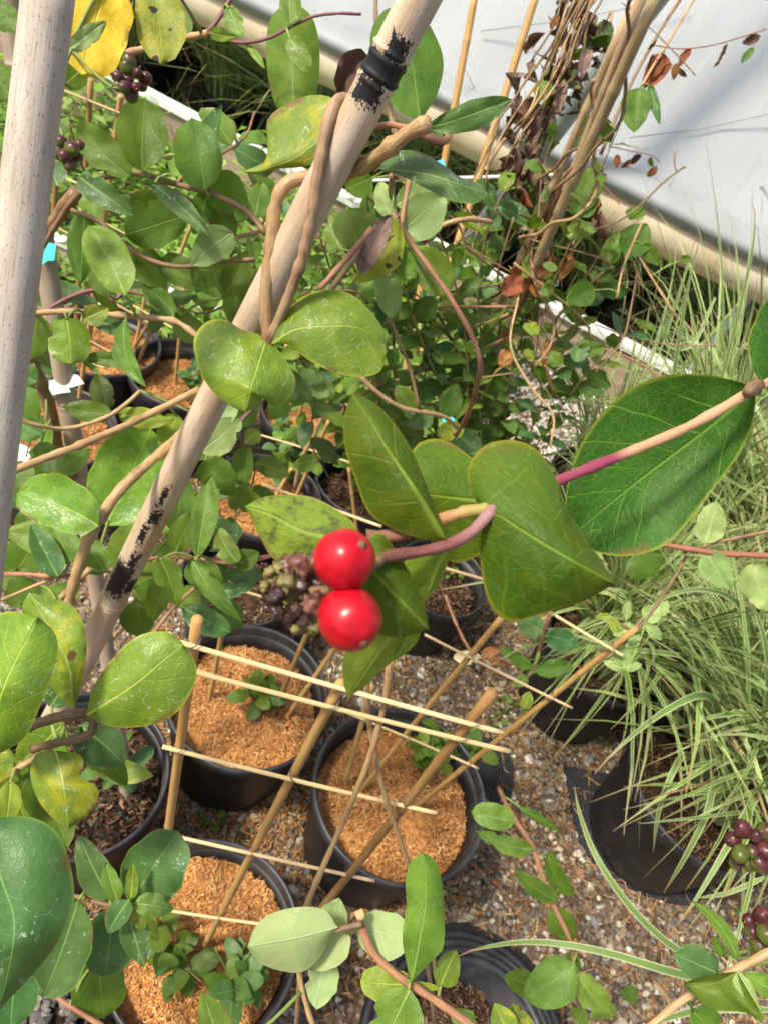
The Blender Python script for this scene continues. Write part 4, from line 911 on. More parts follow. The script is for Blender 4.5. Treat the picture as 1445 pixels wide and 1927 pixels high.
wt_ = [(72, 724, .006), (90, 718, .001), (110, 713, -.001), (128, 709, .002), (133, 702, .004), (148, 706, .001), (160, 722, .003), (140, 728, .003), (130, 730, .002), (134, 738, .003), (112, 741, -.001), (94, 745, .001), (80, 750, .006)]
o = obj('plant_tag', mesh('plant_tag', [tuple(P(x, y, dw_ + z)) for x, y, z in wt_], [(0, 1, 11, 12), (1, 2, 10, 11), (2, 3, 8, 10), (3, 4, 5, 7), (5, 6, 7), (3, 7, 8), (8, 9, 10)], M_tag_w, smooth=False)); tag(o, 'white paper tag wrapped round the leaning brown pole', 'tag'); o.modifiers.new('thickness', 'SOLIDIFY').thickness = .0005
d3 = .86
flag('plant_tag', 'crumpled white tag hanging low behind the speckled pole', [(10, 842), (40, 835), (55, 842), (62, 852), (50, 872), (28, 874), (8, 866)], d3, M_tag_w)
# ================================================================== BERRIES
def berry_mat(name, c1, c2, rough=.18, grad=None):
    t = NT(name); o = t.oc(); n = t.noise(o, 190, 4, .65)
    c = t.mix(t.step(n, .3, .7), c1, c2)
    if grad:
        a = t.n('ShaderNodeTexCoord').outputs['Generated']; m = t.math('ADD', t.sep(a)[2], t.math('MULTIPLY', t.math('SUBTRACT', t.noise(o, 120, 3), .5), .8)); m = t.math('ADD', m, t.math('MULTIPLY_ADD', t.rnd(), .8, -.45))
        c = t.mix(t.step(m, .35, .75), grad, c)
    return t.done(t.bsdf(c, rough, t.bump(n, .08, .0005), .4, Subsurface_Weight=.25, Subsurface_Radius=(.004, .001, .001), Subsurface_Scale=.4, Coat_Weight=.0))
M_red = berry_mat('ripe_red_berry', (.30, .002, .008), (.52, .005, .014), .30)
M_plum = berry_mat('plum_berry', (.045, .009, .012), (.095, .024, .026), .36, (.075, .10, .012))
M_calyx = simple('calyx', (.14, .065, .03), .8, 300, .4, .8, .0006)
M_mush = simple('withered_flesh', (.125, .045, .030), .36, 260, .5, .9, .0012, .5, c2=(.22, .095, .065))
M_mushd = simple('withered_dark', (.036, .018, .012), .3, 260, .5, .6, .0008, .5)
M_moss = simple('withered_bud', (.13, .11, .025), .55, 300, .5, .8, .0006, c2=(.24, .20, .05))
def blob(name, c, r, mat, parent, axis=None, st=1.0, seg=14, rings=10, lump=0.0):
    V, Fc = ball(1, seg, rings); 
    if lump: V = V * (1 + lump * np.sin(V[:, 0] * 5 + c[0] * 900) * np.cos(V[:, 1] * 6 + c[1] * 700) + lump * .6 * np.sin(V[:, 2] * 8 + c[2] * 500))[:, None]
    V = V * r; V[:, 2] *= st
    if axis is not None:
        q = Vector((0, 0, 1)).rotation_difference(Vector(axis)); Mx = np.array(q.to_matrix()); V = V @ Mx.T
    me = mesh(name, V + np.array(c), Fc, mat); return obj(name, me, parent)
# ---------------- hero vine
hv = thing('honeysuckle_vine', 'honeysuckle vine tip carrying two ripe red berries and dark green leaves', 'vine', tuple(P(1445, 718, .205)))
stem(hv, [(1600, 640, .25), (1500, 690, .22), (1428, 728, .205), (1300, 800, .198), (1180, 852, .192), (1048, 905, .184), (985, 930, .180), (928, 958, .168), (895, 995, .165), (848, 1024, .162), (790, 1038, .160), (735, 1046, .156), (690, 1060, .152)], 13.5, 'hero', n=60, seg=14, nodes=(.26,), taper=.85, wob=.1)
stem(hv, [(922, 958, .169), (880, 962, .168), (830, 978, .168), (760, 1005, .167), (690, 1010, .166)], 14, 'hero2', n=24, seg=12, wob=.15)
stem(hv, [(1424, 726, .205), (1412, 734, .2), (1402, 742, .2)], 15, 'brown', n=8, seg=10, name='node')
LE(hv, [(1422, 728), (1330, 808), (1200, 905), (1073, 1008)], [(1422, 728), (1335, 706), (1245, 708), (1165, 745), (1095, 830), (1064, 930), (1073, 1008)], [(1422, 728), (1415, 795), (1385, 860), (1330, 935), (1262, 1018), (1190, 1046), (1120, 1038), (1073, 1008)], [.212, .222, .225, .22], 'veiny', dl=-.006, dr=-.006, nu=30, nv=9, rip=.006, label='large dark leaf with pale net veins behind the stem')
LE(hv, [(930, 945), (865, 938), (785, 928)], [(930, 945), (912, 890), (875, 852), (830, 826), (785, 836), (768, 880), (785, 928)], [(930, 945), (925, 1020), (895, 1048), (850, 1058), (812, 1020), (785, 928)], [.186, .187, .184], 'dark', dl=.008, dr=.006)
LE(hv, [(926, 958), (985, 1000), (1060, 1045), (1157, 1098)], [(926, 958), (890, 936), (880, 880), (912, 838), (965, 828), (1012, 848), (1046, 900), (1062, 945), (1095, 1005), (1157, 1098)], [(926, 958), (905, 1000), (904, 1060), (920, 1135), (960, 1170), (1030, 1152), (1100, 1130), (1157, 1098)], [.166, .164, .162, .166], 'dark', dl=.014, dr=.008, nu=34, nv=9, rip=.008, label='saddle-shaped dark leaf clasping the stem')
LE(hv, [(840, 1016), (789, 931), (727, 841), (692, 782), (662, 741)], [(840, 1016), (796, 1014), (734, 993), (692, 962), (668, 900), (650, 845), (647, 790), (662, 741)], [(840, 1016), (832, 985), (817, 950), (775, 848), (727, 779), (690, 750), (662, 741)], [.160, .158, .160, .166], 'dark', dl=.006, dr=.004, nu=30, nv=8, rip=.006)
LE(hv, [(668, 1030), (610, 1010), (567, 998), (510, 968), (461, 953)], [(668, 1030), (670, 992), (644, 966), (595, 938), (547, 931), (495, 936), (461, 953)], [(668, 1030), (610, 1062), (560, 1062), (518, 1054), (495, 1021), (474, 976), (461, 953)], [.166, .170, .175, .182], 'sooty', dl=.004, dr=.004, nu=26, nv=7, label='yellowish leaf mottled with black soot behind the berries')
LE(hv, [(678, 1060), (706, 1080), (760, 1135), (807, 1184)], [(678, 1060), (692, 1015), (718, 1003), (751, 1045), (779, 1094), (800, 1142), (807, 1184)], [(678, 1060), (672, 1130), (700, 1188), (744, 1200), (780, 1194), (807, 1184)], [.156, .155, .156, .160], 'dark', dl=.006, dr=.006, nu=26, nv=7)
LE(hv, [(850, 1026), (825, 1066), (795, 1140)], [(850, 1026), (842, 1060), (825, 1100), (795, 1140)], [(850, 1026), (800, 1042), (755, 1062), (760, 1110), (795, 1140)], [.163, .167, .172], 'lime', dl=.006, dr=.0, nu=20, nv=6)
LE(hv, [(742, 1185), (705, 1240), (655, 1313)], [(742, 1185), (668, 1210), (646, 1240), (647, 1285), (655, 1313)], [(742, 1185), (770, 1200), (740, 1243), (717, 1262), (692, 1288), (655, 1313)], [.165, .172, .178], 'lime', dl=.004, dr=.006, nu=20, nv=6)
LE(hv, [(760, 1150), (768, 1190), (740, 1245)], [(760, 1150), (745, 1190), (740, 1245)], [(760, 1150), (790, 1185), (780, 1215), (740, 1245)], [.165, .170, .175], 'lime', nu=16, nv=5)
L(hv, (1436, 738), (1478, 545), 112, 'veiny', d=.205, d2=.22, roll=25, nv=5)
bc = stem(hv, [(720, 1050, .154), (672, 1085, .150), (620, 1110, .150), (575, 1115, .152)], 13, 'brown', name='berry_cluster', n=12)
db = .142
for (x, y, rp, ax, st, nx, ny) in ((648, 1053, 58, (33, -28), 1.03, 682, 1026), (658, 1164, 60, (34, 50), 1.06, 692, 1219)):
    c = P(x, y, db); axv = (CR * ax[0] - CU * ax[1]).normalized() * .75 - FW * .62
    bo = blob('berry', c, rp * db / F, M_red, bc, axv, st, 40, 28, .013); bo['label'] = 'glossy ripe red berry'
    nb = c + axv.normalized() * (rp * db / F * st * .98); blob('calyx', nb, .0009, M_calyx, bo, axv, .9, 10, 7, .25)
for k, (x, y, r, mt) in enumerate([(572, 1072, 24, 0), (585, 1098, 27, 0), (596, 1062, 16, 0), (577, 1160, 21, 0), (592, 1135, 20, 0), (548, 1068, 18, 0), (545, 1100, 17, 2), (556, 1118, 16, 2), (566, 1130, 14, 1), (527, 1122, 14, 1), (545, 1140, 15, 1), (530, 1150, 12, 1), (552, 1160, 13, 1), (517, 1082, 11, 2), (530, 1074, 10, 2), (540, 1088, 11, 2), (508, 1104, 9, 2), (518, 1138, 10, 1), (560, 1145, 13, 1), (535, 1108, 12, 1), (512, 1122, 9, 1), (555, 1090, 12, 2), (590, 1175, 12, 2), (560, 1178, 9, 2), (522, 1095, 8, 2), (570, 1105, 15, 1), (548, 1128, 10, 2)]):
    x, y, r = 585 + (x - 585) * 1.12, 1116 + (y - 1116) * 1.12, r * 1.08; dd = .152 + .010 * math.sin(k * 2.7); blob('withered_bud', P(x, y, dd), r * dd / F, (M_mush, M_mushd, M_moss)[mt], bc, (math.sin(k), math.cos(k * 2), .4), .8 + .4 * abs(math.sin(k * 1.9)), 14, 10, .3)
for k in range(34):
    x, y = 545 + 42 * math.sin(k * 2.4) * (.4 + .6 * R_.random()), 1118 + 48 * math.cos(k * 2.4) * (.4 + .6 * R_.random()); dd = .150 + R_.uniform(-.004, .004)
    blob('withered_bud', P(x, y, dd), R_.uniform(4, 8) * dd / F, R_.choice([M_moss, M_mushd, M_mush, M_mush]), bc, (math.sin(k), math.cos(k * 3), .4), R_.uniform(.6, 1.7), 9, 7, .32)
def cluster(parent, x, y, d, spots, r, stalk, mats=None):
    s = stem(parent, stalk, 3.2, 'green', d=d, name='berry_cluster', n=10)
    for k, (dx, dy, dd) in enumerate(spots):
        c = P(x + dx, y + dy, d + dd); axv = (CR * dx - CU * dy + CU * .1).normalized() if (dx or dy) else -FW
        b = blob('berry', c, r * (1 + .2 * math.sin(k * 2.3)) * d / F, M_plum, s, (axv - FW * .8), 1.05 + .2 * abs(math.sin(k * 1.3)), 16, 10, .05); blob('calyx', np.array(c) + np.array((axv - FW * .8).normalized()) * r * 1.12 * d / F, .0009, M_calyx, b, axv, .8, 8, 6, .2)
    return s
# ================================================================== VINE ON THE MAIN POLE
def pd(x, y, off=0.0): return (x, y, along(x, y, mA, mG)[2] + off)
pv = thing('honeysuckle_vine', 'tan honeysuckle stems twining round the black-marked bamboo pole with two large leaves', 'vine', tuple(mG))
stem(pv, [pd(490, 700, -.004), pd(503, 645, -.019), pd(500, 560, -.012), pd(513, 440, -.004), pd(520, 378, .0), pd(542, 345, .004), pd(585, 333, .012), pd(625, 334, .019), pd(660, 324, .014), pd(715, 292, .0), pd(765, 252, -.004), pd(806, 232, -.006)], 15, 'tan', n=60, seg=12, nodes=(.08, .79, .90, .985))
stem(pv, [pd(503, 652, -.021), pd(530, 590, -.019), pd(563, 505, -.018), pd(585, 420, -.017), pd(597, 340, -.015), pd(611, 255, -.010), pd(626, 205, -.004), pd(640, 187, .004), pd(660, 196, .012), pd(690, 225, .018)], 13, stem_mat('stem_two_tone', (.30, .175, .10), (.45, .30, .17), c3=(.17, .08, .045), speck=.5), n=52, seg=12, nodes=(.05, .78,))
stem(pv, [(700, 240, .45), (740, 235, .44), (790, 252, .43), (825, 268, .43), (842, 262, .435), (838, 250, .44)], 7, 'pink', n=24)
stem(pv, [(745, 258, .46), (735, 215, .50), (725, 140, .55), (708, 40, .6), (708, -30, .62)], 6, 'brown', n=20)
stem(pv, [(375, 733, .52), (260, 790, .50), (150, 838, .47), (60, 872, .45), (10, 893, .44)], 8.5, 'tan', n=36, seg=10, nodes=(.3, .62))
stem(pv, [(345, 815, .57), (300, 855, .555), (240, 908, .54), (195, 965, .53), (165, 1020, .53), (145, 1080, .54), (128, 1145, .56)], 12, 'tan', n=40, seg=10, nodes=(.52,))
LE(pv, [(511, 648), (550, 622), (600, 614), (680, 618), (728, 662)], [(511, 648), (530, 600), (560, 565), (605, 545), (652, 550), (692, 580), (722, 622), (728, 662)], [(511, 648), (545, 650), (582, 678), (632, 702), (682, 709), (716, 698), (728, 662)], [.452, .446, .448, .458], 'gloss', dl=.010, dr=.004, nu=28, nv=8, rip=.008, label='broad green leaf with pale midrib and white water marks')
LE(pv, [(500, 642), (485, 690), (471, 735), (462, 777)], [(500, 642), (485, 628), (455, 620), (425, 602), (390, 605), (367, 632), (366, 662), (380, 705), (402, 738), (432, 762), (462, 777)], [(500, 642), (525, 660), (545, 690), (557, 718), (548, 745), (522, 766), (507, 757), (498, 736), (489, 762), (462, 777)], [.445, .432, .425, .432], 'gloss', dl=.014, dr=.018, nu=34, nv=8, rip=.018, label='puckered yellow-green leaf with a bitten edge')
LE(pv, [(790, 228), (776, 130), (750, 12)], [(790, 228), (740, 200), (702, 120), (698, 60), (722, 20), (750, 12)], [(790, 228), (822, 178), (834, 115), (815, 60), (790, 25), (750, 12)], [.47, .49, .50], 'mid', dl=.01, dr=.01)
L(pv, (806, 240), (963, 186), 50, 'blue', d=.44, d2=.42, a=.7, b_=.65, bow=.05, fold=.1)
LE(pv, [(712, 318), (790, 326), (850, 342), (917, 364)], [(712, 318), (735, 290), (780, 283), (830, 308), (865, 333), (900, 345), (917, 364)], [(712, 318), (760, 334), (800, 354), (850, 378), (895, 382), (917, 364)], [.44, .425, .42, .425], 'blue', dl=.02, dr=-.004)
LE(pv, [(628, 250), (595, 268), (540, 305), (455, 324)], [(628, 250), (640, 195), (595, 178), (545, 193), (505, 222), (503, 262), (505, 300), (455, 324)], [(628, 250), (615, 290), (580, 312), (525, 318), (490, 328), (455, 324)], [.455, .46, .465, .47], 'turning', dl=.012, dr=.004, label='green leaf with torn brown scars beside the stem loop')
LE(pv, [(553, 224), (550, 120), (548, 8)], [(553, 224), (520, 200), (503, 130), (503, 60), (520, 20), (548, 8)], [(553, 224), (590, 195), (602, 120), (595, 50), (575, 18), (548, 8)], [.54, .55, .56], 'mid', dl=.012, dr=.012)
tt = [(240, 100, .55), (330, 76, .54), (392, 62, .53), (450, 80, .52), (505, 72, .515), (545, 52, .51), (590, 31, .505), (640, 25, .50), (680, 27, .50)]
stem(pv, tt[:3], 7.5, 'tan', n=16); stem(pv, tt[2:], 4.2, 'purple', n=30, taper=.7, nodes=(.5,))
stem(pv, [(392, 62, .53), (415, 30, .53), (445, -20, .53)], 5, 'purple', n=10)
L(pv, (545, 70), (583, 136), 38, 'fresh', d=.505, a=.5, b_=.6); L(pv, (546, 45), (548, -30), 42, 'fresh', d=.505); L(pv, (395, 60), (442, 68), 24, 'fresh', d=.52, d2=.5); L(pv, (430, 12), (458, 70), 36, 'fresh', d=.52); L(pv, (350, 70), (335, 10), 40, 'mid', d=.56); L(pv, (465, 85), (500, 130), 14, 'fresh', d=.52)
L(pv, (215, -45), (158, 128), 135, 'yellow', d=.46, d2=.45, a=.5, b_=.45, fold=.05, notch=(), nu=20, nv=6, label='bright yellow rounded leaf'); L(pv, (285, -50), (303, 104), 92, 'spotted', d=.48, d2=.47, a=.5, b_=.45, fold=.05, notch=(), nu=18, label='yellow-green leaf with dark brown spots')
L(pv, (133, 92), (201, 40), 32, 'pale', d=.40, a=.5, b_=.75); L(pv, (120, 160), (165, 118), 50, 'mid', d=.47)
cluster(pv, 248, 150, .45, [(-25, -5, 0), (-8, -22, .003), (12, -12, -.004), (26, -2, .002), (-12, 14, -.006), (8, 14, -.004), (0, 30, 0), (-24, 12, .002), (20, 12, .004), (-4, -34, .004), (-5, 0, .006)], 11, [(132, 88), (170, 130), (215, 166), (240, 160)])
cluster(pv, 132, 275, .42, [(-16, -8, 0), (4, 5, -.004), (18, -2, 0), (-8, 18, -.003), (0, 34, 0), (14, 20, .003), (-18, 12, .003)], 12, [(108, 205), (112, 235), (120, 258)])
# ================================================================== LEFT MIDDLE VINE
lv = thing('honeysuckle_vine', 'honeysuckle vine with many mid-green leaves arching between the two thick poles', 'vine', tuple(P(90, 450, .62)))
D = .58
stem(lv, [(78, 470, .63), (105, 425, .62), (140, 375, .60), (180, 342), (225, 328), (265, 326), (330, 346), (385, 360), (430, 378), (470, 402), (500, 440)], 6.2, 'brown', d=D, n=50, nodes=(.38, .62, .8))
stem(lv, [(135, 395), (190, 418), (225, 452), (280, 488), (340, 502), (400, 494), (480, 488)], 5.2, 'brown', d=D, n=40, nodes=(.3, .7))
stem(lv, [(80, 450, .66), (100, 420, .64), (145, 360, .62)], 14, 'brown', n=12)
stem(lv, [(250, 365), (290, 360), (340, 368), (400, 400)], 5, 'pink', d=D + .03, n=16)
stem(lv, [(390, 410), (410, 440), (425, 520), (420, 560)], 3.5, 'brown', d=D + .05, n=14); stem(lv, [(420, 455), (470, 440), (520, 430)], 4, 'pink', d=D + .03, n=10)
for (b, t, w_, m, d_, kw) in [((268, 322), (275, 178), 92, 'mid', .56, dict(a=.55, b_=.6)), ((247, 332), (142, 220), 64, 'mid', .56, dict(side=-.06)), ((386, 358), (362, 222), 88, 'mid', .57, dict(b_=.6)), ((384, 356), (332, 258), 52, 'pale', .59, {}), ((390, 352), (468, 378), 78, 'mid', .59, {}), ((150, 332), (252, 404), 50, 'blue', .55, dict(bow=.1, fold=.35)),
    ((285, 345), (398, 452), 36, 'blue', .54, dict(side=-.05, b_=.9)), ((236, 442), (352, 405), 86, 'mid', .58, dict(b_=.6)), ((245, 375), (350, 385), 50, 'mid', .60, {}), ((440, 438), (362, 500), 62, 'fresh', .565, dict(under=True)), ((237, 556), (165, 422), 78, 'fresh', .55, dict(b_=.6, label=None)), ((160, 398), (152, 532), 54, 'mid', .58, {}), ((330, 592), (270, 528), 36, 'mid', .6, {}), ((255, 470), (310, 545), 62, 'mid', .60, {}), ((300, 490), (390, 540), 56, 'mid', .60, {}), ((395, 360), (365, 440), 40, 'mid', .6, {}), ((400, 380), (445, 445), 46, 'mid', .61, {}), ((420, 560), (470, 470), 52, 'mid', .60, {}), ((360, 505), (440, 510), 60, 'mid', .6, {}), ((205, 560), (190, 480), 54, 'back', .62, {}), ((270, 535), (345, 600), 34, 'mid', .62, {}),
    ((480, 500), (460, 580), 50, 'fresh', .62, {}), ((330, 600), (385, 640), 52, 'fresh', .64, {}), ((410, 410), (445, 330), 48, 'mid', .62, {}), ((110, 350), (85, 300), 60, 'blue', .5, {}), ((30, 190), (-20, 120), 60, 'mid', .5, {}), ((30, 60), (-10, 0), 50, 'mid', .5, {}), ((480, 410), (495, 340), 46, 'fresh', .64, {})]:
    L(lv, b, t, w_, m, d=d_, **kw)
stem(lv, [(50, 590, .60), (130, 586, .585), (230, 594), (320, 602), (350, 616), (380, 640)], 6.3, 'tan', d=D, n=34, nodes=(.25, .55, .82))
L(lv, (125, 596), (133, 682), 78, 'gloss', d=.56, a=.35, b_=.4, fold=-.35, cup=-.1, pet=(122, 588)); L(lv, (160, 672), (263, 682), 30, 'mid', d=.58, a=.6, b_=.6); L(lv, (236, 600), (272, 728), 36, 'fresh', d=.57, side=.14, roll=30); L(lv, (175, 600), (246, 628), 36, 'blue', d=.60, d2=.58); L(lv, (160, 600), (205, 580), 40, 'turning', d=.56); L(lv, (70, 590), (50, 680), 62, 'mid', d=.62); L(lv, (150, 668), (190, 706), 12, 'fresh', d=.58)
stem(lv, [(25, 782, .55), (70, 800, .56), (130, 806), (200, 785), (240, 758), (265, 735)], 4.8, 'tan', d=D, n=26)
L(lv, (210, 780), (120, 765), 42, 'mid', d=.58); L(lv, (205, 770), (185, 700), 44, 'back', d=.62); L(lv, (225, 778), (330, 790), 40, 'lime', d=.59, bow=.08); L(lv, (335, 780), (300, 840), 50, 'lime', d=.6); L(lv, (30, 730), (70, 790), 60, 'mid', d=.62); L(lv, (70, 720), (20, 690), 50, 'back', d=.64)
stem(lv, [(45, 650, .66), (70, 700, .68), (95, 770, .72), (115, 860, .76), (135, 900, .78)], 13, 'brown', n=20)
stem(lv, [(50, 618, .66), (80, 590, .66), (130, 560, .66), (185, 545, .66), (215, 565, .66), (240, 540, .66)], 4, 'purple', n=24); stem(lv, [(415, 855, .66), (440, 810, .66), (480, 765, .66), (540, 705, .66)], 5, 'purple', n=14); stem(lv, [(600, 545, .66), (630, 512, .66), (662, 476, .66), (700, 430, .66)], 6.5, 'pink', n=14); stem(lv, [(622, 545, .68), (665, 490, .68), (690, 440, .69)], 6, 'brown', n=10)
# dense leaves at left, low
for (b, t, w_, m, d_, kw) in [((200, 988), (285, 806), 130, 'gloss', .62, dict(b_=.5, label='pale blotched leaf with small holes')), ((186, 990), (28, 925), 98, 'gloss', .50, dict(a=.4, b_=.4, fold=.3, side=.05, label='ragged bright leaf with browned margin')), ((262, 1110), (250, 940), 84, 'fresh', .70, {}), ((130, 1035), (10, 1000), 70, 'fresh', .58, dict(side=.05)), ((135, 1060), (90, 975), 60, 'fresh', .57, {}), ((30, 1075), (80, 985), 72, 'mid', .60, {}), ((110, 1085), (60, 985), 50, 'blue', .56, {}), ((200, 1078), (150, 1010), 55, 'fresh', .6, {}), ((370, 1050), (398, 893), 48, 'fresh', .55, dict(a=.7, b_=.7)), ((362, 1055), (456, 1170), 36, 'fresh', .54, dict(b_=.9, side=.04)), ((300, 1048), (335, 1140), 50, 'mid', .55, {}), ((345, 1142), (434, 1190), 50, 'blue', .60, dict(a=.6, b_=.6)), ((330, 1040), (370, 960), 48, 'mid', .58, {}), ((355, 1055), (420, 1100), 60, 'mid', .60, {}), ((448, 1058), (412, 990), 42, 'fresh', .55, dict(side=-.08)), ((440, 1062), (488, 1040), 42, 'mid', .56, {}), ((400, 1115), (478, 1102), 30, 'blue', .6, {}), ((270, 1140), (300, 1090), 55, 'mid', .70, {}), ((258, 1130), (268, 1200), 66, 'mid', .70, {}), ((380, 870), (440, 930), 66, 'mid', .6, {}), ((430, 935), (492, 940), 50, 'mid', .64, {}), ((385, 790), (450, 760), 60, 'pale', .6, dict(under=True)), ((380, 850), (455, 790), 66, 'pale', .6, {}), ((330, 1000), (345, 890), 60, 'fresh', .70, {}), ((20, 870), (60, 950), 60, 'back', .66, {}), ((80, 820), (20, 780), 60, 'back', .68, {}), ((70, 870), (120, 850), 60, 'back', .68, {}), ((150, 1110), (40, 1140), 50, 'fresh', .62, {}), ((70, 1095), (10, 1140), 60, 'mid', .62, {}), ((120, 1120), (90, 1190), 60, 'mid', .63, {}), ((320, 1080), (285, 1170), 46, 'mid', .62, {})]:
    L(lv, b, t, w_, m, d=d_, **kw)
stem(lv, [(0, 1080), (60, 1081), (110, 1084), (180, 1076, .66), (240, 1072, .69), (290, 1050, .66), (370, 1050), (440, 1060), (510, 1046)], 4.6, 'pink', d=.57, n=44, nodes=(.25, .55, .75)); stem(lv, [(0, 1130), (60, 1105), (110, 1084)], 4, 'tan', d=.57, n=10); stem(lv, [(290, 1190), (330, 1140), (375, 1100)], 4.2, 'tan', d=.60, n=10); stem(lv, [(115, 1125), (150, 1090), (170, 1070)], 7, 'tan', d=.58, n=10)
stem(lv, [(190, 1050), (170, 1060), (140, 1100), (100, 1145)], 5, 'pink', d=.62, n=10)
for q in ([(110, 575, .70), (190, 545, .72), (290, 560, .74), (380, 590, .78), (450, 560, .8)], [(330, 345, .66), (400, 300, .68), (460, 260, .72), (480, 210, .74)], [(380, 360, .68), (420, 440, .72), (440, 520, .76), (400, 580, .8)], [(290, 1060, .70), (330, 1000, .72), (380, 960, .74), (440, 930, .76)], [(60, 1081, .62), (40, 1000, .66), (90, 900, .72), (60, 800, .76)]):
    vine_auto(lv, [tuple(P(*a)) for a in q], .0018, 'pink', ['mid', 'mid', 'fresh', 'blue'], ln=(.030, .050), gap=.034, start=.05, up=.7)
for q in ([(385, 745, .72), (440, 810, .78), (480, 890, .84), (440, 985, .86)], [(520, 690, .86), (590, 745, .92), (585, 830, 1.0), (620, 900, 1.04)], [(330, 880, .70), (395, 1000, .75), (425, 1080, .80), (385, 1150, .82)], [(60, 560, .70), (45, 660, .74), (70, 760, .78), (50, 860, .80)], [(130, 230, .66), (150, 300, .68), (190, 380, .72), (240, 420, .74)], [(440, 250, .75), (470, 330, .78), (500, 400, .80), (470, 470, .82)]):
    vine_auto(lv, [tuple(P(*a)) for a in q], .0016, 'brown', ['mid', 'back', 'fresh', 'blue'], ln=(.030, .054), gap=.036, start=.05, up=.7)
# ================================================================== LOWER LEFT GLOSSY VINE
gv = thing('honeysuckle_vine', 'honeysuckle shoot with large glossy puckered leaves and knobbly stem near the speckled pole', 'vine', tuple(P(60, 1390, .40)))
D = .36
stem(gv, [(-20, 1395), (50, 1368), (110, 1350), (163, 1341)], 11.5, 'brown', d=D, n=20, seg=12, nodes=(.9,)); stem(gv, [(160, 1345), (176, 1358), (170, 1380), (140, 1393), (105, 1398), (60, 1410)], 9.5, 'brown', d=.37, n=24, seg=10); stem(gv, [(-10, 1475), (30, 1450), (75, 1420), (110, 1398)], 8, 'tan', d=.38, n=12)
LE(gv, [(163, 1346), (250, 1290), (310, 1240), (345, 1212)], [(163, 1346), (178, 1290), (222, 1228), (265, 1195), (308, 1188), (332, 1198), (345, 1212)], [(163, 1346), (205, 1366), (262, 1368), (322, 1350), (362, 1300), (370, 1252), (345, 1212)], [.355, .345, .345, .35], 'gloss', dl=.006, dr=.008, nu=30, nv=9, rip=.012, label='broad glossy rounded leaf with pale midrib')
LE(gv, [(-25, 1430), (5, 1300), (72, 1160)], [(-25, 1430), (-70, 1350), (-60, 1230), (0, 1155), (72, 1160)], [(-25, 1430), (45, 1390), (82, 1315), (108, 1250), (106, 1195), (72, 1160)], [.325, .31, .315], 'gloss', dl=.01, dr=.01, nu=28, nv=8, rip=.014)
LE(gv, [(140, 1335), (125, 1240), (56, 1115)], [(140, 1335), (95, 1290), (75, 1220), (42, 1150), (56, 1115)], [(140, 1335), (160, 1260), (162, 1190), (140, 1142), (100, 1126), (56, 1115)], [.37, .365, .37], 'turning', dl=.012, dr=.006, nu=26, nv=7, rip=.018, label='yellowing folded leaf with a torn brown tip')
LE(gv, [(105, 1412), (118, 1470), (128, 1560)], [(105, 1412), (70, 1418), (57, 1455), (72, 1505), (100, 1540), (128, 1560)], [(105, 1412), (150, 1420), (158, 1440), (150, 1462), (180, 1478), (186, 1500), (165, 1535), (128, 1560)], [.36, .352, .358], 'turning', dl=.006, dr=.008, nu=26, nv=7, rip=.014, label='small yellowing leaf with a bitten side')
LE(gv, [(-25, 1540), (2, 1650), (28, 1745), (0, 1900)], [(-25, 1540), (-90, 1650), (-90, 1800), (0, 1900)], [(-25, 1540), (60, 1538), (112, 1572), (136, 1640), (138, 1705), (110, 1772), (70, 1825), (0, 1900)], [.30, .29, .285, .30], 'blue', dl=.01, dr=.014, nu=30, nv=9, rip=.012, label='very large blue-green leaf with chalky water rings')
for (b, t, w_, m, d_, kw) in [((60, 1440), (128, 1595), 84, 'mid', .39, {}), ((10, 1420), (55, 1560), 80, 'gloss', .39, {}), ((0, 1400), (-10, 1480), 60, 'turning', .35, {}), ((20, 1470), (8, 1560), 40, 'lime', .37, {}), ((150, 1365), (235, 1440), 80, 'blue', .42, {}), ((120, 1360), (30, 1440), 90, 'gloss', .40, {}), ((95, 1330), (140, 1260), 50, 'blue', .39, {}), ((170, 1390), (240, 1480), 44, 'mid', .46, {}), ((30, 1830), (20, 1940), 90, 'blue', .36, {}), ((180, 1440), (290, 1460), 44, 'turning', .50, {}), ((215, 1440), (165, 1400), 50, 'mid', .5, {})]:
    L(gv, b, t, w_, m, d=d_, **kw)
# rosette
rv = thing('honeysuckle_shoot', 'young blue-green honeysuckle rosette below the glossy leaves', 'vine', tuple(P(190, 1700, .46)))
D = .43
stem(rv, [(60, 1680), (135, 1685), (180, 1697), (215, 1704), (250, 1700)], 5, 'brown', d=D, n=18, nodes=(.5, .85)); stem(rv, [(30, 1815), (60, 1838), (120, 1885), (200, 1935)], 6, 'pink', d=.46, n=14)
for (b, t, w_, m, d_, kw) in [((250, 1695), (338, 1562), 116, 'blue', .44, dict(a=.5, b_=.45, nu=18)), ((208, 1692), (149, 1571), 58, 'blue', .43, dict(b_=.8)), ((222, 1696), (200, 1624), 34, 'fresh', .42, {}), ((246, 1694), (250, 1624), 24, 'lime', .42, {}), ((254, 1700), (326, 1712), 42, 'fresh', .42, dict(b_=.7)), ((244, 1693), (204, 1756), 44, 'blue', .415, {}), ((240, 1712), (272, 1820), 52, 'blue', .43, dict(b_=.9)), ((255, 1705), (270, 1750), 30, 'turning', .425, {}), ((148, 1692), (76, 1890), 108, 'blue', .42, dict(a=.6, b_=.5, nu=18)), ((215, 1705), (195, 1848), 96, 'blue', .45, dict(b_=.5)), ((185, 1800), (198, 1925), 98, 'mid', .47, dict(b_=.6)), ((250, 1720), (300, 1770), 36, 'mid', .46, {}), ((110, 1690), (150, 1760), 60, 'mid', .46, {})]:
    L(rv, b, t, w_, m, d=d_, **kw)
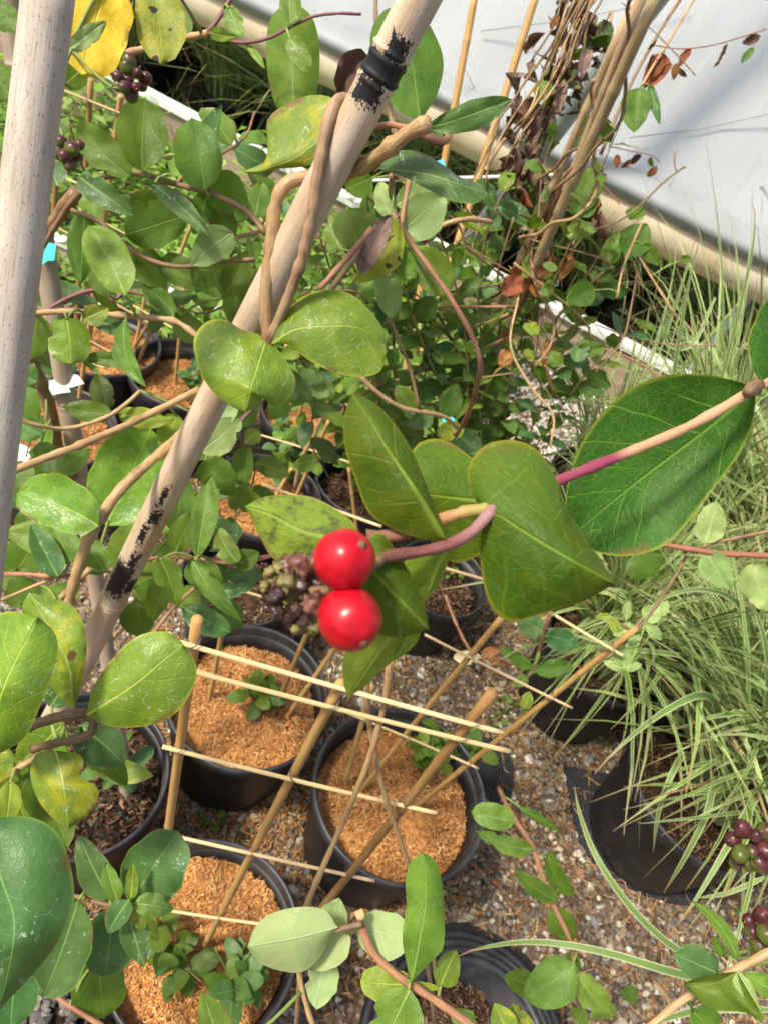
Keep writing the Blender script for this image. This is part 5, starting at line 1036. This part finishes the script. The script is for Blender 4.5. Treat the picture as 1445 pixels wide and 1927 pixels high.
# ================================================================== BOTTOM CENTRE SHOOT
bv = thing('honeysuckle_shoot', 'cut honeysuckle shoot with pale leaf undersides in front of the mulched pots', 'vine', tuple(P(880, 1927, .46)))
D = .42
stem(bv, [(678, 1722), (682, 1745), (700, 1790), (740, 1830), (775, 1855), (830, 1890), (900, 1940), (980, 2000)], 8.5, 'pink', d=D, n=36, seg=10, nodes=(.42,)); stem(bv, [(682, 1738), (650, 1746), (615, 1754)], 7, 'brown', d=D - .005, n=10); stem(bv, [(560, 1800, .46), (566, 1850, .46), (575, 1885, .46), (592, 1940, .46)], 6, 'tan', n=12); stem(bv, [(800, 1790, .52), (810, 1860, .52), (818, 1940, .52)], 5.5, 'brown', n=10)
blob('cut_end', P(678, 1722, D - .001), .0032, SM['tan'], bv, (0, 0, 1), .8, 10, 7, .3)
LE(bv, [(637, 1745), (560, 1765), (466, 1782)], [(637, 1745), (610, 1712), (560, 1707), (505, 1722), (478, 1750), (466, 1782)], [(637, 1745), (620, 1768), (600, 1805), (565, 1830), (510, 1822), (480, 1802), (466, 1782)], [.41, .405, .41], 'pale', dl=.006, dr=.010, nu=24, nv=7, under=True, label='pale leaf underside with water drops')
for (b, t, w_, m, d_, kw) in [((642, 1748), (600, 1672), 1, 'pale', .43, {}), ((655, 1752), (585, 1820), 62, 'pale', .43, dict(under=True)), ((620, 1765), (640, 1685), 60, 'pale', .44, dict(under=True)), ((672, 1742), (775, 1765), 80, 'pale', .43, dict(under=True, a=.5, b_=.5)), ((615, 1800), (595, 1896), 62, 'pale', .45, dict(under=True))][1:]:
    L(bv, b, t, w_, m, d=d_, **kw)
LE(bv, [(773, 1850), (790, 1760), (800, 1690), (795, 1606)], [(773, 1850), (763, 1805), (757, 1765), (764, 1700), (763, 1655), (775, 1618), (795, 1606)], [(773, 1850), (815, 1805), (834, 1782), (836, 1720), (830, 1655), (815, 1615), (795, 1606)], [.415, .40, .392, .385], 'fresh', dl=.006, dr=.006, nu=24, nv=7, label='upright oblong green leaf with pale midrib')
for (b, t, w_, m, d_, kw) in [((774, 1852), (678, 1846), 62, 'lime', .425, dict(b_=.5)), ((828, 1856), (858, 1786), 48, 'fresh', .43, {}), ((770, 1862), (715, 1975), 98, 'fresh', .41, dict(b_=.6)), ((772, 1850), (830, 1860), 14, 'lime', .43, {}), ((860, 1940), (890, 1905), 50, 'fresh', .45, {}), ((420, 1990), (380, 1865), 70, 'fresh', .42, dict(b_=1.0)), ((960, 1950), (930, 1890), 50, 'turning', .44, {}), ((1000, 1960), (960, 1885), 40, 'turning', .46, {})]:
    L(bv, b, t, w_, m, d=d_, **kw)
# ================================================================== BOTTOM RIGHT SHOOT
br = thing('honeysuckle_shoot', 'honeysuckle shoot with folded pale leaf and unripe plum-coloured berry clusters', 'vine', tuple(P(1445, 1790, .40)))
D = .40
stem(br, [(1500, 1765), (1440, 1795), (1350, 1842), (1275, 1888), (1215, 1940)], 9, 'tan', d=D, n=24, seg=10, nodes=(.55,))
LE(br, [(1386, 1828), (1345, 1850), (1284, 1850)], [(1386, 1828), (1355, 1832), (1320, 1838), (1284, 1850)], [(1386, 1828), (1440, 1925), (1400, 1905), (1330, 1895), (1284, 1850)], [.385, .38, .385], 'mid', dl=.01, dr=-.012, nu=18, nv=6)
LE(br, [(1386, 1826), (1400, 1850), (1440, 1920)], [(1386, 1826), (1380, 1855), (1440, 1920)], [(1386, 1826), (1412, 1850), (1440, 1920)], [.384, .378, .37], 'pale', nu=14, nv=4)
for (b, t, w_, m, d_, kw) in [((1352, 1832), (1270, 1795), 62, 'blue', .46, dict(a=.45, b_=.5)), ((1388, 1810), (1303, 1698), 26, 'fresh', .44, dict(side=.1)), ((1360, 1800), (1340, 1760), 20, 'mid', .45, {}), ((1460, 1870), (1400, 1830), 40, 'fresh', .42, {}), ((1300, 1900), (1350, 1950), 60, 'mid', .45, {})]:
    L(br, b, t, w_, m, d=d_, **kw)
cluster(br, 1412, 1588, .40, [(-34, -8, .004), (-16, -28, 0), (8, -16, -.006), (28, -24, .003), (-20, 18, -.004), (2, 14, -.002), (26, 12, 0), (-4, 36, .004), (-28, 34, .005), (14, 34, 0), (34, 36, .004)], 15, [(1500, 1660), (1460, 1630), (1432, 1605)])
cluster(br, 1438, 1735, .42, [(-24, 16, .004), (-4, -12, 0), (18, -26, 0), (2, 22, -.004), (20, 4, -.004), (-30, -4, .006), (-10, 40, .004)], 15, [(1500, 1790), (1470, 1765), (1445, 1745)])
# ================================================================== THIN VINE OVER THE GRAVEL
tv = thing('honeysuckle_vine', 'thin pinkish honeysuckle vine trailing above the bare gravel', 'vine', tuple(G(1070, 1840, 0)))
D = .85
stem(tv, [(938, 1482, .95), (960, 1530), (1000, 1592), (1030, 1680), (1050, 1722), (1077, 1785), (1070, 1835, .9), (1060, 1880, 1.1), (1055, 1930, 1.25)], 5, 'pink', d=D, n=44, nodes=(.2, .38))
for (b, t, w_, m, d_, kw) in [((968, 1545), (888, 1528), 48, 'fresh', .84, dict(a=.5, b_=.5)), ((1002, 1598), (893, 1562), 34, 'fresh', .84, dict(side=-.06)), ((1030, 1602), (1086, 1692), 36, 'mid', .86, dict(side=.12)), ((1050, 1695), (967, 1636), 34, 'mid', .84, dict(side=-.06)), ((1040, 1705), (1078, 1772), 50, 'mid', .86, dict(roll=20)), ((978, 1520), (1054, 1566), 16, 'mid', .9, {}), ((1080, 1815), (985, 1880), 80, 'fresh', .82, dict(label='leaf with brown bite marks')), ((1005, 1860), (948, 1838), 46, 'mid', .86, {}), ((1088, 1835), (1166, 1918), 54, 'fresh', .84, dict(side=.08)), ((1072, 1830), (1080, 1790), 40, 'mid', .88, {}), ((1200, 1880), (1165, 1865), 30, 'mid', 1.1, {}), ((1085, 1925), (1100, 1900), 40, 'mid', 1.0, {})]:
    L(tv, b, t, w_, m, d=d_, **kw)
# ================================================================== RED VINE AT RIGHT
ev = thing('honeysuckle_vine', 'reddish honeysuckle vine with pale dusty leaves across the variegated grass', 'vine', tuple(P(1440, 1045, .85)))
D = .85
stem(ev, [(1180, 1005), (1240, 1023), (1340, 1040), (1400, 1044), (1500, 1048)], 6.5, stem_mat('stem_red', (.22, .085, .05), (.30, .13, .075)), d=D, n=24, nodes=(.5, .75)); stem(ev, [(1320, 1030), (1350, 1020), (1445, 1000), (1500, 990)], 4, 'brown', d=D, n=12); stem(ev, [(1292, 1044), (1260, 1100), (1215, 1165), (1190, 1185), (1150, 1165)], 3.4, 'brown', d=D + .02, n=18); stem(ev, [(1215, 1165), (1205, 1200), (1180, 1260)], 2.5, 'green', d=D + .02, n=8)
for (b, t, w_, m) in [((1328, 1036), (1373, 1110), 56, 'pale'), ((1325, 1022), (1346, 942), 54, 'pale'), ((1195, 1040), (1230, 1085), 74, 'mid'), ((1415, 1060), (1445, 1150), 70, 'pale'), ((1215, 1170), (1240, 1140), 36, 'pale'), ((1195, 1180), (1152, 1195), 26, 'pale'), ((1178, 1165), (1182, 1130), 18, 'pale'), ((1150, 1160), (1118, 1160), 14, 'lime'), ((1185, 1215), (1200, 1195), 22, 'pale'), ((1215, 1175), (1245, 1205), 22, 'pale'), ((1175, 1262), (1165, 1210), 34, 'pale'), ((1172, 1258), (1135, 1245), 18, 'pale'), ((1175, 1258), (1208, 1250), 18, 'pale'), ((1160, 1190), (1148, 1160), 20, 'lime'), ((1240, 1160), (1255, 1130), 22, 'pale')]:
    L(ev, b, t, w_, m, d=D + (.02 if b[0] < 1260 else 0))
sv_ = thing('honeysuckle_shoot', 'small dark green honeysuckle shoot beside the shaded grass pot', 'vine', tuple(G(985, 1290, 0)))
stem(sv_, [(1035, 1150, 1.15), (1022, 1195, 1.2), (1008, 1245, 1.3), (992, 1280, 1.55)], 4, 'pink', n=16)
for (b, t, w_, m) in [((1026, 1195), (1092, 1214), 44, 'blue'), ((1022, 1190), (972, 1160), 46, 'blue'), ((1006, 1262), (1078, 1250), 34, 'mid'), ((1000, 1258), (940, 1218), 24, 'mid'), ((992, 1275), (965, 1290), 24, 'mid'), ((985, 1335), (995, 1300), 24, 'turning')]:
    L(sv_, b, t, w_, m, d=1.22)
# dead flower head with straw leaf on the stake
dh = thing('dead_shoot', 'dried shoot with one straw-coloured leaf and withered purple berries on the stake', 'dead shoot', tuple(P(900, 1235, 1.0)))
stem(dh, [(838, 1120, 1.0), (850, 1155, 1.0), (875, 1210, 1.0), (898, 1236, 1.0), (930, 1240, 1.0)], 3.5, 'pink', n=16)
L(dh, (905, 1238), (852, 1236), 26, 'straw', d=.99, a=.6, b_=.6)
L(dh, (905, 1232), (940, 1222), 20, 'rust', d=1.0); L(dh, (915, 1240), (960, 1250), 12, 'rust', d=1.0)
for k in range(12): blob('withered_bud', P(900 + R_.uniform(-14, 14), 1258 + R_.uniform(-14, 10), .985), .0035, R_.choice([M_mushd, M_plum, M_moss]), dh, (1, k, 1), 1, 8, 6, .1)
for k in range(8): blob('withered_bud', P(945 + R_.uniform(-16, 12), 1255 + R_.uniform(-6, 10), .985), .0026, R_.choice([M_moss, M_calyx]), dh, (1, k, 1), 1, 8, 6, .1)
# twin bare stems rising from the largest pot to the berry shoot
ts = thing('bare_stem', 'pair of bare tan stems crossing in front of the largest mulched pot', 'stem', tuple(P(575, 1712, .62)))
stem(ts, [(735, 1235, .50), (722, 1330, .53), (690, 1440, .56), (640, 1560, .60), (600, 1650, .63), (575, 1715, .66), (568, 1790, .70), (560, 1900, .85), (555, 1960, .95)], 6.2, 'tan', n=50, nodes=(.35, .62), name='stem'); stem(ts, [(690, 1255, .52), (692, 1340, .55), (712, 1450, .58), (740, 1545, .62), (768, 1625, .66), (790, 1700, .72), (815, 1800, .82), (830, 1900, .95)], 5.6, 'tan', n=40, nodes=(.4, .7), name='stem')
# ================================================================== STAKE BUNDLE WITH HALF-DEAD HONEYSUCKLE
def to_ground(a, b, z=0.0):
    dv = (b - a).normalized(); return a + dv * ((a.z - z) / -dv.z)
bs = []
for lab, t_, b_, d0, d1, r0, mt in [('bamboo stake in the bundle wrapped by dead leaves, the thickest', (1248, -40), (790, 985), .86, 0, .0086, M_stake), ('bamboo stake in the bundle, carrying the small white tags', (1215, -30), (822, 985), .90, 0, .0074, M_stake), ('slim bamboo stake at the back of the dead-leaf bundle', (1180, 30), (760, 985), .98, 0, .0074, M_stake)]:
    a = P(*t_, d0); gq = G(*b_, 0); bs.append((a, gq))
    t = thing('bamboo_stake', lab, 'bamboo stake', (gq.x, gq.y, 0), 'bundled bamboo stakes'); rod('culm', gq, a, r0 * 1.1, r0 * .9, mt, t, nodes=[.15, .3, .44, .57, .69, .8, .9])
for lab, px, py, s in [('tiny white tag high on the bundled stakes', 1042, 531, 17), ('tiny white tag low on the bundled stakes', 937, 645, 17)]:
    e, u, d, dx, dy = along(px, py, *bs[1]); q = [(px - s * .5, py - s * .5), (px + s * .4, py - s * .6), (px + s * .5, py + s * .4), (px - s * .3, py + s * .6)]; flag('plant_tag', lab, q, d - .014, M_tag_w)
flag('plant_tag', 'teal tag on the cane behind the broad blue leaf', [(818, 305), (832, 300), (838, 312), (824, 318)], 1.86, M_tag_t); flag('plant_tag', 'teal tag tied at the stake foot below the dense foliage', [(830, 786), (845, 778), (856, 790), (850, 803), (836, 803)], 1.30, M_tag_t)
dv_ = thing('honeysuckle_vine', 'half-dead honeysuckle with brown hanging leaves climbing the bundled bamboo stakes', 'vine', (bs[0][1].x, bs[0][1].y, 0))
# twining stems up the bundle
def twine(A, B, u0, u1, turns, r, ph):
    out = []
    ax = (B - A).normalized(); s = ax.orthogonal().normalized(); f = ax.cross(s)
    for k in range(int(turns * 8) + 1):
        x = k / (turns * 8); a = ph + x * turns * 6.283; rr2 = r * (1 + .5 * math.sin(k * 1.7)); out.append(tuple(A + (B - A) * (u0 + (u1 - u0) * x) + (s * math.cos(a) + f * math.sin(a)) * rr2))
    return out
for (k, u0, u1, tn, r, ph, mt) in [(0, 0, .62, 3, .018, 0, 'brown'), (1, .05, .6, 2.5, .016, 2, 'pink'), (2, .1, .7, 3, .02, 4, 'brown'), (0, .1, .5, 2, .03, 1, 'tan')]:
    q = twine(*bs[k], u0, u1, tn, r, ph); tube('stem', cr(q, len(q) * 3), .0026, SM[mt], dv_, 6)
for px, r, m, d_ in [([(1105, -20), (1090, 40), (1075, 110), (1040, 200), (1000, 280), (985, 330)], 5, 'brown', 1.28), ([(1150, 20), (1140, 120), (1120, 220), (1108, 330), (1085, 420), (1075, 480)], 5, 'tan', 1.25), ([(1310, -10), (1262, 70), (1225, 130), (1205, 165)], 5, 'tan', 1.22), ([(1285, -10), (1240, 60), (1180, 170), (1130, 290)], 6, 'brown', 1.24), ([(1000, 340), (1010, 290), (1030, 230), (1060, 190)], 5, 'tan', 1.3), ([(1118, 432), (1160, 418), (1200, 390), (1240, 350), (1275, 322), (1288, 314)], 3.5, 'brown', 1.2), ([(1272, 322), (1268, 305), (1270, 285)], 2.5, 'brown', 1.2), ([(1160, 560), (1170, 510), (1185, 470), (1207, 420)], 4.5, 'tan', 1.2), ([(1200, 480), (1230, 530), (1268, 590)], 4.5, 'tan', 1.2), ([(1020, 420), (1000, 470), (1005, 530), (1040, 600), (1035, 650), (1005, 690)], 5, 'brown', 1.22), ([(975, 560), (960, 650), (1000, 730), (1040, 780), (1035, 840)], 4, 'tan', 1.2), ([(1230, 85), (1280, 92), (1340, 85), (1400, 68), (1440, 55)], 2.2, 'pink', 1.2), ([(1170, 5), (1220, 50), (1270, 100), (1308, 142)], 2.2, 'brown', 1.2), ([(1145, 275), (1190, 285), (1225, 292), (1240, 305)], 2, 'purple', 1.2), ([(1130, 345), (1150, 365), (1165, 385)], 2, 'pink', 1.2), ([(1120, 700), (1170, 640), (1190, 560), (1200, 500)], 3.5, 'brown', 1.22), ([(1080, 640), (1150, 660), (1215, 690), (1260, 725)], 3, 'pink', 1.2), ([(1120, 610), (1200, 640), (1290, 650), (1345, 650)], 2.2, 'pink', 1.3)]:
    stem(dv_, px, r * .68, m, d=d_, n=max(10, len(px) * 4), seg=6)
for (b, t, w_, m, d_) in [((1150, 230), (1068, 268), 56, 'mid', 1.2), ((1205, 165), (1192, 250), 56, 'mid', 1.2), ((1118, 315), (1082, 404), 54, 'mid', 1.2), ((1222, 160), (1240, 232), 18, 'blue', 1.2), ((1020, 150), (1012, 195), 26, 'mid', 1.25), ((1035, 155), (1020, 205), 16, 'mid', 1.25), ((1085, 5), (1098, 40), 30, 'mid', 1.28), ((1140, 40), (1125, 85), 34, 'back', 1.28), ((1150, 70), (1145, 100), 16, 'back', 1.28), ((985, 230), (960, 220), 18, 'mid', 1.3), ((1020, 340), (975, 320), 26, 'fresh', 1.3), ((1175, 480), (1218, 420), 60, 'mid', 1.2), ((1210, 460), (1240, 500), 26, 'mid', 1.2), ((1120, 545), (1065, 565), 50, 'mid', 1.2), ((1280, 490), (1300, 485), 16, 'mid', 1.2), ((1262, 495), (1258, 470), 5, 'mid', 1.2), ((1085, 660), (1140, 655), 30, 'mid', 1.2), ((1080, 680), (1105, 640), 32, 'blue', 1.2), ((1050, 690), (1035, 660), 30, 'mid', 1.2)]:
    L(dv_, b, t, w_, m, d=d_)
for (b, t, w_, m) in [((1248, 100), (1212, 165), 42, 'rust'), ((1240, 110), (1225, 150), 26, 'rust'), ((985, 510), (945, 555), 46, 'rust'), ((1000, 500), (1010, 560), 34, 'rust'), ((1040, 480), (1005, 525), 40, 'rust'), ((1075, 480), (1050, 530), 26, 'rust'), ((1020, 400), (1025, 460), 18, 'rust'), ((1035, 640), (1020, 690), 20, 'rust'), ((960, 660), (940, 690), 30, 'rust'), ((1060, 150), (1048, 215), 22, 'taupe'), ((1105, 95), (1092, 150), 24, 'taupe')]:
    L(dv_, b, t, w_, m, d=1.23, bow=R_.uniform(-.2, .2), fold=R_.uniform(.3, .9), rip=.07)
for k in range(104):       # shrivelled hanging leaves
    u = R_.random(); cx, cy = (1118 - 140 * u + R_.gauss(0, 26), 15 + 275 * u + R_.gauss(0, 24)) if k < 64 else ((1020 - 60 * R_.random(), 300 + 60 * R_.random()) if k < 76 else (1075 + R_.gauss(0, 40) - (k - 76) * .9, 330 + (k - 76) * 2.4 + R_.gauss(0, 20)))
    d_ = 1.27 + R_.uniform(-.04, .05); B = P(cx, cy, d_)
    place_leaf(dv_, B, Vector((R_.gauss(0, .35), R_.gauss(0, .35), -1)), Vector((R_.gauss(0, 1), -1, R_.gauss(0, .5))), R_.uniform(.025, .055), R_.choice(['dry', 'dry', 'taupe', 'taupe', 'rust', 'back'] if k > 20 else ['dry', 'dry', 'dry', 'taupe']), wid=R_.uniform(.55, 1.0), k0=20, kinds=6)
for x, y in [(1430, 68), (1418, 90), (1368, 82), (1362, 95), (1300, 92), (1275, 118), (1278, 128), (1235, 75), (1160, 290), (1205, 290), (1225, 295), (1235, 312), (1185, 300), (1052, 30), (1065, 55)]:
    place_leaf(dv_, P(x, y, 1.2), Vector((R_.gauss(0, .6), R_.gauss(0, .3), -1)), Vector((R_.gauss(0, 1), -1, 0)), R_.uniform(.016, .030), R_.choice(['dry', 'rust', 'dry', 'back']), wid=.9)
for q in ([(1000, 700, 1.3), (1030, 560, 1.2), (1085, 430, 1.12), (1130, 320, 1.05), (1180, 200, 1.0)], [(960, 640, 1.35), (985, 520, 1.25), (1010, 420, 1.2), (1020, 320, 1.2), (1050, 230, 1.18)], [(1040, 640, 1.3), (1090, 540, 1.22), (1150, 450, 1.2), (1210, 410, 1.2)]):
    vine_auto(dv_, [tuple(P(*a)) for a in q], .0014, 'brown', ['mid', 'fresh', 'back', 'turning'], ln=(.022, .042), gap=.050, start=.05, up=.6, single=False)
for k in range(11):       # thin dead strands hanging among the withered leaves
    x_ = 1090 + R_.uniform(-30, 60); q = [(x_ + R_.uniform(-12, 12) - 34 * j, -10 + 68 * j + R_.uniform(-16, 16), 1.22 + R_.uniform(-.05, .06)) for j in range(R_.randrange(3, 7))]
    stem(dv_, q, R_.uniform(1.6, 3.2), R_.choice(['brown', 'tan', 'tan', 'brown']), n=len(q) * 5, seg=5, wob=1.0)
# ================================================================== DENSE MIDDLE FOLIAGE (three plants)
cen = [('dense dark honeysuckle bush filling the space behind the hanging pink stem', [[(880, 930, 1.62), (850, 780, 1.45), (800, 660, 1.30), (760, 540, 1.18), (730, 430, 1.08)], [(890, 930, 1.62), (800, 800, 1.42), (720, 720, 1.28), (670, 620, 1.16), (640, 520, 1.1)], [(870, 930, 1.62), (880, 740, 1.4), (870, 600, 1.3), (840, 480, 1.2), (800, 380, 1.1)], [(860, 930, 1.62), (760, 820, 1.45), (700, 790, 1.4), (650, 760, 1.4)], [(880, 930, 1.62), (830, 700, 1.4), (770, 620, 1.32), (700, 560, 1.25)], [(890, 930, 1.6), (900, 760, 1.42), (850, 640, 1.36), (790, 560, 1.32), (760, 640, 1.3)]], ['back', 'mid', 'fresh', 'blue']),
       ('honeysuckle bush around the feet of the bundled stakes', [[(940, 930, 1.62), (950, 760, 1.45), (985, 620, 1.34), (1030, 500, 1.26), (1090, 400, 1.2)], [(930, 930, 1.62), (910, 700, 1.42), (900, 540, 1.32), (920, 420, 1.25), (960, 340, 1.2)], [(950, 930, 1.6), (1010, 780, 1.44), (1060, 660, 1.34), (1110, 560, 1.28), (1150, 470, 1.22)], [(940, 930, 1.6), (1000, 700, 1.4), (960, 560, 1.3), (880, 470, 1.22), (860, 420, 1.2)], [(950, 930, 1.6), (1060, 760, 1.4), (1140, 660, 1.35), (1200, 600, 1.3)], [(920, 930, 1.6), (940, 640, 1.38), (1020, 440, 1.3), (1000, 360, 1.3)]], ['back', 'mid', 'fresh', 'blue']),
       ('light green honeysuckle growing up behind the black-marked pole', [[(720, 900, 1.7), (690, 700, 1.4), (640, 560, 1.25), (600, 440, 1.1)], [(700, 900, 1.7), (610, 680, 1.45), (560, 560, 1.3), (540, 440, 1.2)], [(730, 900, 1.7), (740, 600, 1.3), (700, 440, 1.12), (690, 360, 1.05)], [(760, 900, 1.7), (800, 700, 1.5), (860, 560, 1.4), (900, 420, 1.35)], [(700, 920, 1.7), (640, 800, 1.5), (590, 700, 1.4), (560, 640, 1.35)]], ['fresh', 'mid', 'mid'])]
for lab, sts, mats in cen:
    b0_ = P(*sts[0][0]); t = thing('honeysuckle_bush', lab, 'vine', (b0_.x, b0_.y, 0))
    for qi, q in enumerate(sts):
        if 'feet' in lab and qi in (3, 5): continue
        p3 = [tuple(P(*a)) for a in q]; gq = Vector(p3[0]); p3 = [(gq.x + R_.uniform(-.03, .03), gq.y + .03, 0.0)] + p3
        vine_auto(t, p3, .0028, R_.choice(['brown', 'tan', 'pink']), mats, ln=(.036, .064), gap=.031, start=.22, up=.8)
    for k_ in range(14 if len(sts) > 4 else 5):
        a_ = R_.choice(sts)[1:]; b_ = R_.choice(a_[:-1]); x_, y_, d_ = b_; stem(t, [(x_, y_, d_), (x_ + R_.uniform(-60, 60), y_ - R_.uniform(30, 80), d_ - .05), (x_ + R_.uniform(-120, 120), y_ - R_.uniform(60, 190), d_ - .1 + R_.uniform(-.08, .05))], R_.uniform(1.8, 3.4), R_.choice(['brown', 'tan', 'pink', 'brown']), n=12, seg=5, name='twig')
# leaves and stem close behind the pole
mv = thing('honeysuckle_vine', 'hanging pink honeysuckle stem with pale green leaves and a withered grey leaf', 'vine', tuple(P(735, 330, .72)))
D = .72
stem(mv, [(738, 330, .66), (736, 370), (745, 410), (790, 480), (850, 565), (893, 645), (903, 690), (893, 740, .78), (875, 790, .85), (858, 818, .9)], 6, 'pink', d=D, n=50, nodes=(.22,)); stem(mv, [(770, 340), (760, 390), (750, 450), (735, 500)], 6, 'pink', d=D + .03, n=14); stem(mv, [(730, 590, .8), (750, 640, .8), (770, 690, .8), (788, 765, .8)], 4, 'brown', n=14); stem(mv, [(678, 708, .8), (710, 738, .8), (760, 768, .8), (830, 782, .82), (860, 805, .85)], 5, 'tan', n=20); stem(mv, [(615, 750, 1.1), (600, 800, 1.12), (570, 860, 1.15), (555, 920, 1.2)], 5, 'tan', n=14); stem(mv, [(800, 450, .8), (830, 425, .8), (880, 412, .8), (925, 418, .82)], 5.5, 'tan', n=14)
for (b, t, w_, m, d_, kw) in [((736, 405), (680, 512), 46, 'taupe', .69, dict(a=.7, b_=.5, fold=.5, label='withered grey-brown leaf')), ((742, 410), (664, 530), 60, 'spotted', .71, dict(side=-.15)), ((768, 468), (850, 545), 72, 'fresh', .74, dict(a=.6, b_=.45)), ((735, 470), (782, 522), 48, 'fresh', .73, {}), ((722, 505), (738, 602), 52, 'fresh', .76, dict(under=True)), ((672, 468), (655, 388), 78, 'mid', .70, dict(b_=.45)), ((750, 440), (838, 365), 80, 'fresh', .76, dict(under=True)), ((745, 385), (835, 352), 60, 'pale', .80, {}), ((640, 470), (622, 400), 36, 'fresh', .74, {}), ((735, 410), (715, 340), 40, 'pale', .72, {}), ((700, 335), (650, 355), 60, 'mid', .78, {}), ((750, 320), (820, 340), 50, 'lime', .85, {}), ((835, 785), (860, 720), 44, 'mid', .95, {}), ((850, 830), (845, 790), 50, 'turning', .92, dict(fold=.6)), ((860, 815), (905, 850), 50, 'blue', .95, {}), ((780, 775), (745, 725), 40, 'mid', .95, {}), ((815, 780), (765, 800), 36, 'blue', .98, {}), ((545, 735), (510, 790), 46, 'mid', .95, {}), ((615, 755), (610, 700), 44, 'fresh', .95, {}), ((560, 700), (620, 745), 50, 'pale', .9, {}), ((400, 720), (395, 690), 34, 'lime', .8, {}), ((640, 740), (632, 690), 18, 'lime', .9, {})]:
    L(mv, b, t, w_, m, d=d_, **kw)
blob('berry', P(799, 446, .80), .0058, M_red, mv, (0, 0, 1), 1.1, 14, 10)
dw = thing('dead_leaf', 'crumpled black-brown dead leaf caught behind the bamboo joint', 'dead leaf', tuple(P(665, 150, .42)))
SEED[0] = 77
L(dw, (690, 105), (636, 175), 62, 'dry', d=.42, fold=.7, rip=.12, nu=16, nv=6, a=.5, b_=.4); L(dw, (700, 120), (655, 170), 50, 'dry', d=.43, fold=-.5, rip=.12, nu=16, nv=6); L(dw, (760, 340), (740, 300), 34, 'dry', d=.5, fold=.6, rip=.1)
# ================================================================== SEEDLINGS IN POTS
def seedling(label, key, px, n, ln, hgt, mats, spread=.05):
    x, y, h, r = PX[key]; z = FZ[key]; c = G(px[0], px[1], z + hgt * .5); c.z = z
    t = thing('seedling', label, 'seedling', tuple(c))
    for k in range(n):
        a = k / n * 6.283 + R_.uniform(-.5, .5); s = R_.uniform(.3, 1) * spread
        q = [tuple(c + Vector((0, 0, -.005))), tuple(c + Vector((math.cos(a) * s * .4, math.sin(a) * s * .4, hgt * .5))), tuple(c + Vector((math.cos(a) * s, math.sin(a) * s, hgt * R_.uniform(.75, 1.1))))]
        vine_auto(t, q, .0012, R_.choice(['green', 'brown']), mats, ln=ln, gap=.024, start=.4, up=1.2)
    return t
seedling('compact leafy seedling alone in the mulch left of the largest pot', 'A', (492, 1312), 5, (.028, .046), .06, ['blue', 'mid', 'mid'], .03)
seedling('leafy seedling in the largest mulched pot near the stakes', 'B', (800, 1420), 5, (.026, .042), .08, ['mid', 'fresh', 'fresh'], .04)
seedling('fresh green seedling at the rim of the largest mulched pot', 'B', (880, 1415), 4, (.026, .042), .06, ['fresh', 'fresh', 'mid'], .035)
seedling('bushy dark seedling with many stems in the nearest mulched pot', 'C', (440, 1835), 6, (.028, .046), .08, ['blue', 'mid', 'back'], .055)
seedling('dark seedling beside the nearest trellis upright', 'C', (330, 1800), 4, (.028, .044), .05, ['blue', 'mid', 'back'], .05)
seedling('blue-green seedling in the mulched pot below the edging board', 'u1', (362, 725), 5, (.025, .04), .08, ['blue', 'blue', 'mid'], .05)
seedling('bushy seedling in the pot behind the berries', 'm2', (540, 880), 6, (.025, .042), .12, ['mid', 'blue', 'fresh'], .07)
seedling('sparse seedling in the mulched pot behind the pole leaves', 'm1', (540, 800), 3, (.025, .04), .10, ['mid', 'blue'], .05)
seedling('green seedling in the small soil pot on the gravel', 'I', (850, 1075), 3, (.012, .022), .04, ['fresh', 'mid'], .03)
seedling('low seedling in the shaded soil pot behind the pointed leaf', 'm4', (655, 875), 4, (.02, .035), .06, ['mid', 'fresh'], .05)
seedling('leafy growth in the peat pot with green beads', 'D', (215, 1440), 3, (.03, .045), .06, ['mid', 'blue'], .05)
# small weeds on the gravel
for k, (px, py) in enumerate([(975, 1340), (945, 1330), (1125, 1390), (400, 1545), (705, 1170), (1350, 1650), (1395, 1730), (820, 1075), (930, 1360), (1265, 1620)]):
    c = G(px, py, .0); t = thing('small_weed', ['tiny weed sprouting beside the cut cane tip', 'tiny weed sprouting left of the cut cane tip, next to the bars', 'tiny weed on gravel under the long brown stake', 'tiny weed sprouting between the two small mulched pots', 'tiny weed on gravel just behind the red berries', 'tiny weed beside the upper plum berry cluster', 'tiny weed beside the lower plum berry cluster', 'tiny weed by the small soil pot on the gravel', 'tiny weed at the rim of the largest mulched pot', 'tiny weed in front of the wide grass pot'][k], 'weed', tuple(c), 'tiny weeds in the gravel')
    for j in range(6):
        a = j * 1.05 + R_.uniform(-.3, .3); s_ = Vector((math.cos(a), math.sin(a), .7)); tube('stem', [tuple(c), tuple(c + s_ * .006), tuple(c + s_ * .012)], .0006, SM['green'], t, 5)
        place_leaf(t, c + s_ * .011, s_, Vector((0, 0, 1)), R_.uniform(.010, .020), R_.choice(['fresh', 'lime', 'mid']), wid=1.4)

# every leaf gets its own short stalk to the nearest stem of its plant
for o, B, T, pn_ in LEAVES:
    if pn_ not in STEMS: continue
    q = np.vstack(STEMS[pn_]); dd = np.linalg.norm(q - B, axis=1); k = int(dd.argmin())
    if .0012 < dd[k] < .075:
        m_ = (q[k] + B) / 2 + (B - T) * .06 + np.array([0, 0, .06 * dd[k]])
        tube('leaf_stalk', cr([tuple(q[k]), tuple(m_), tuple(B + (T - B) * .05)], 8), np.linspace(1.25, .8, 8) * min(.0011, .0006 + .012 * dd[k] + .0002), SM['green'], o, 6)
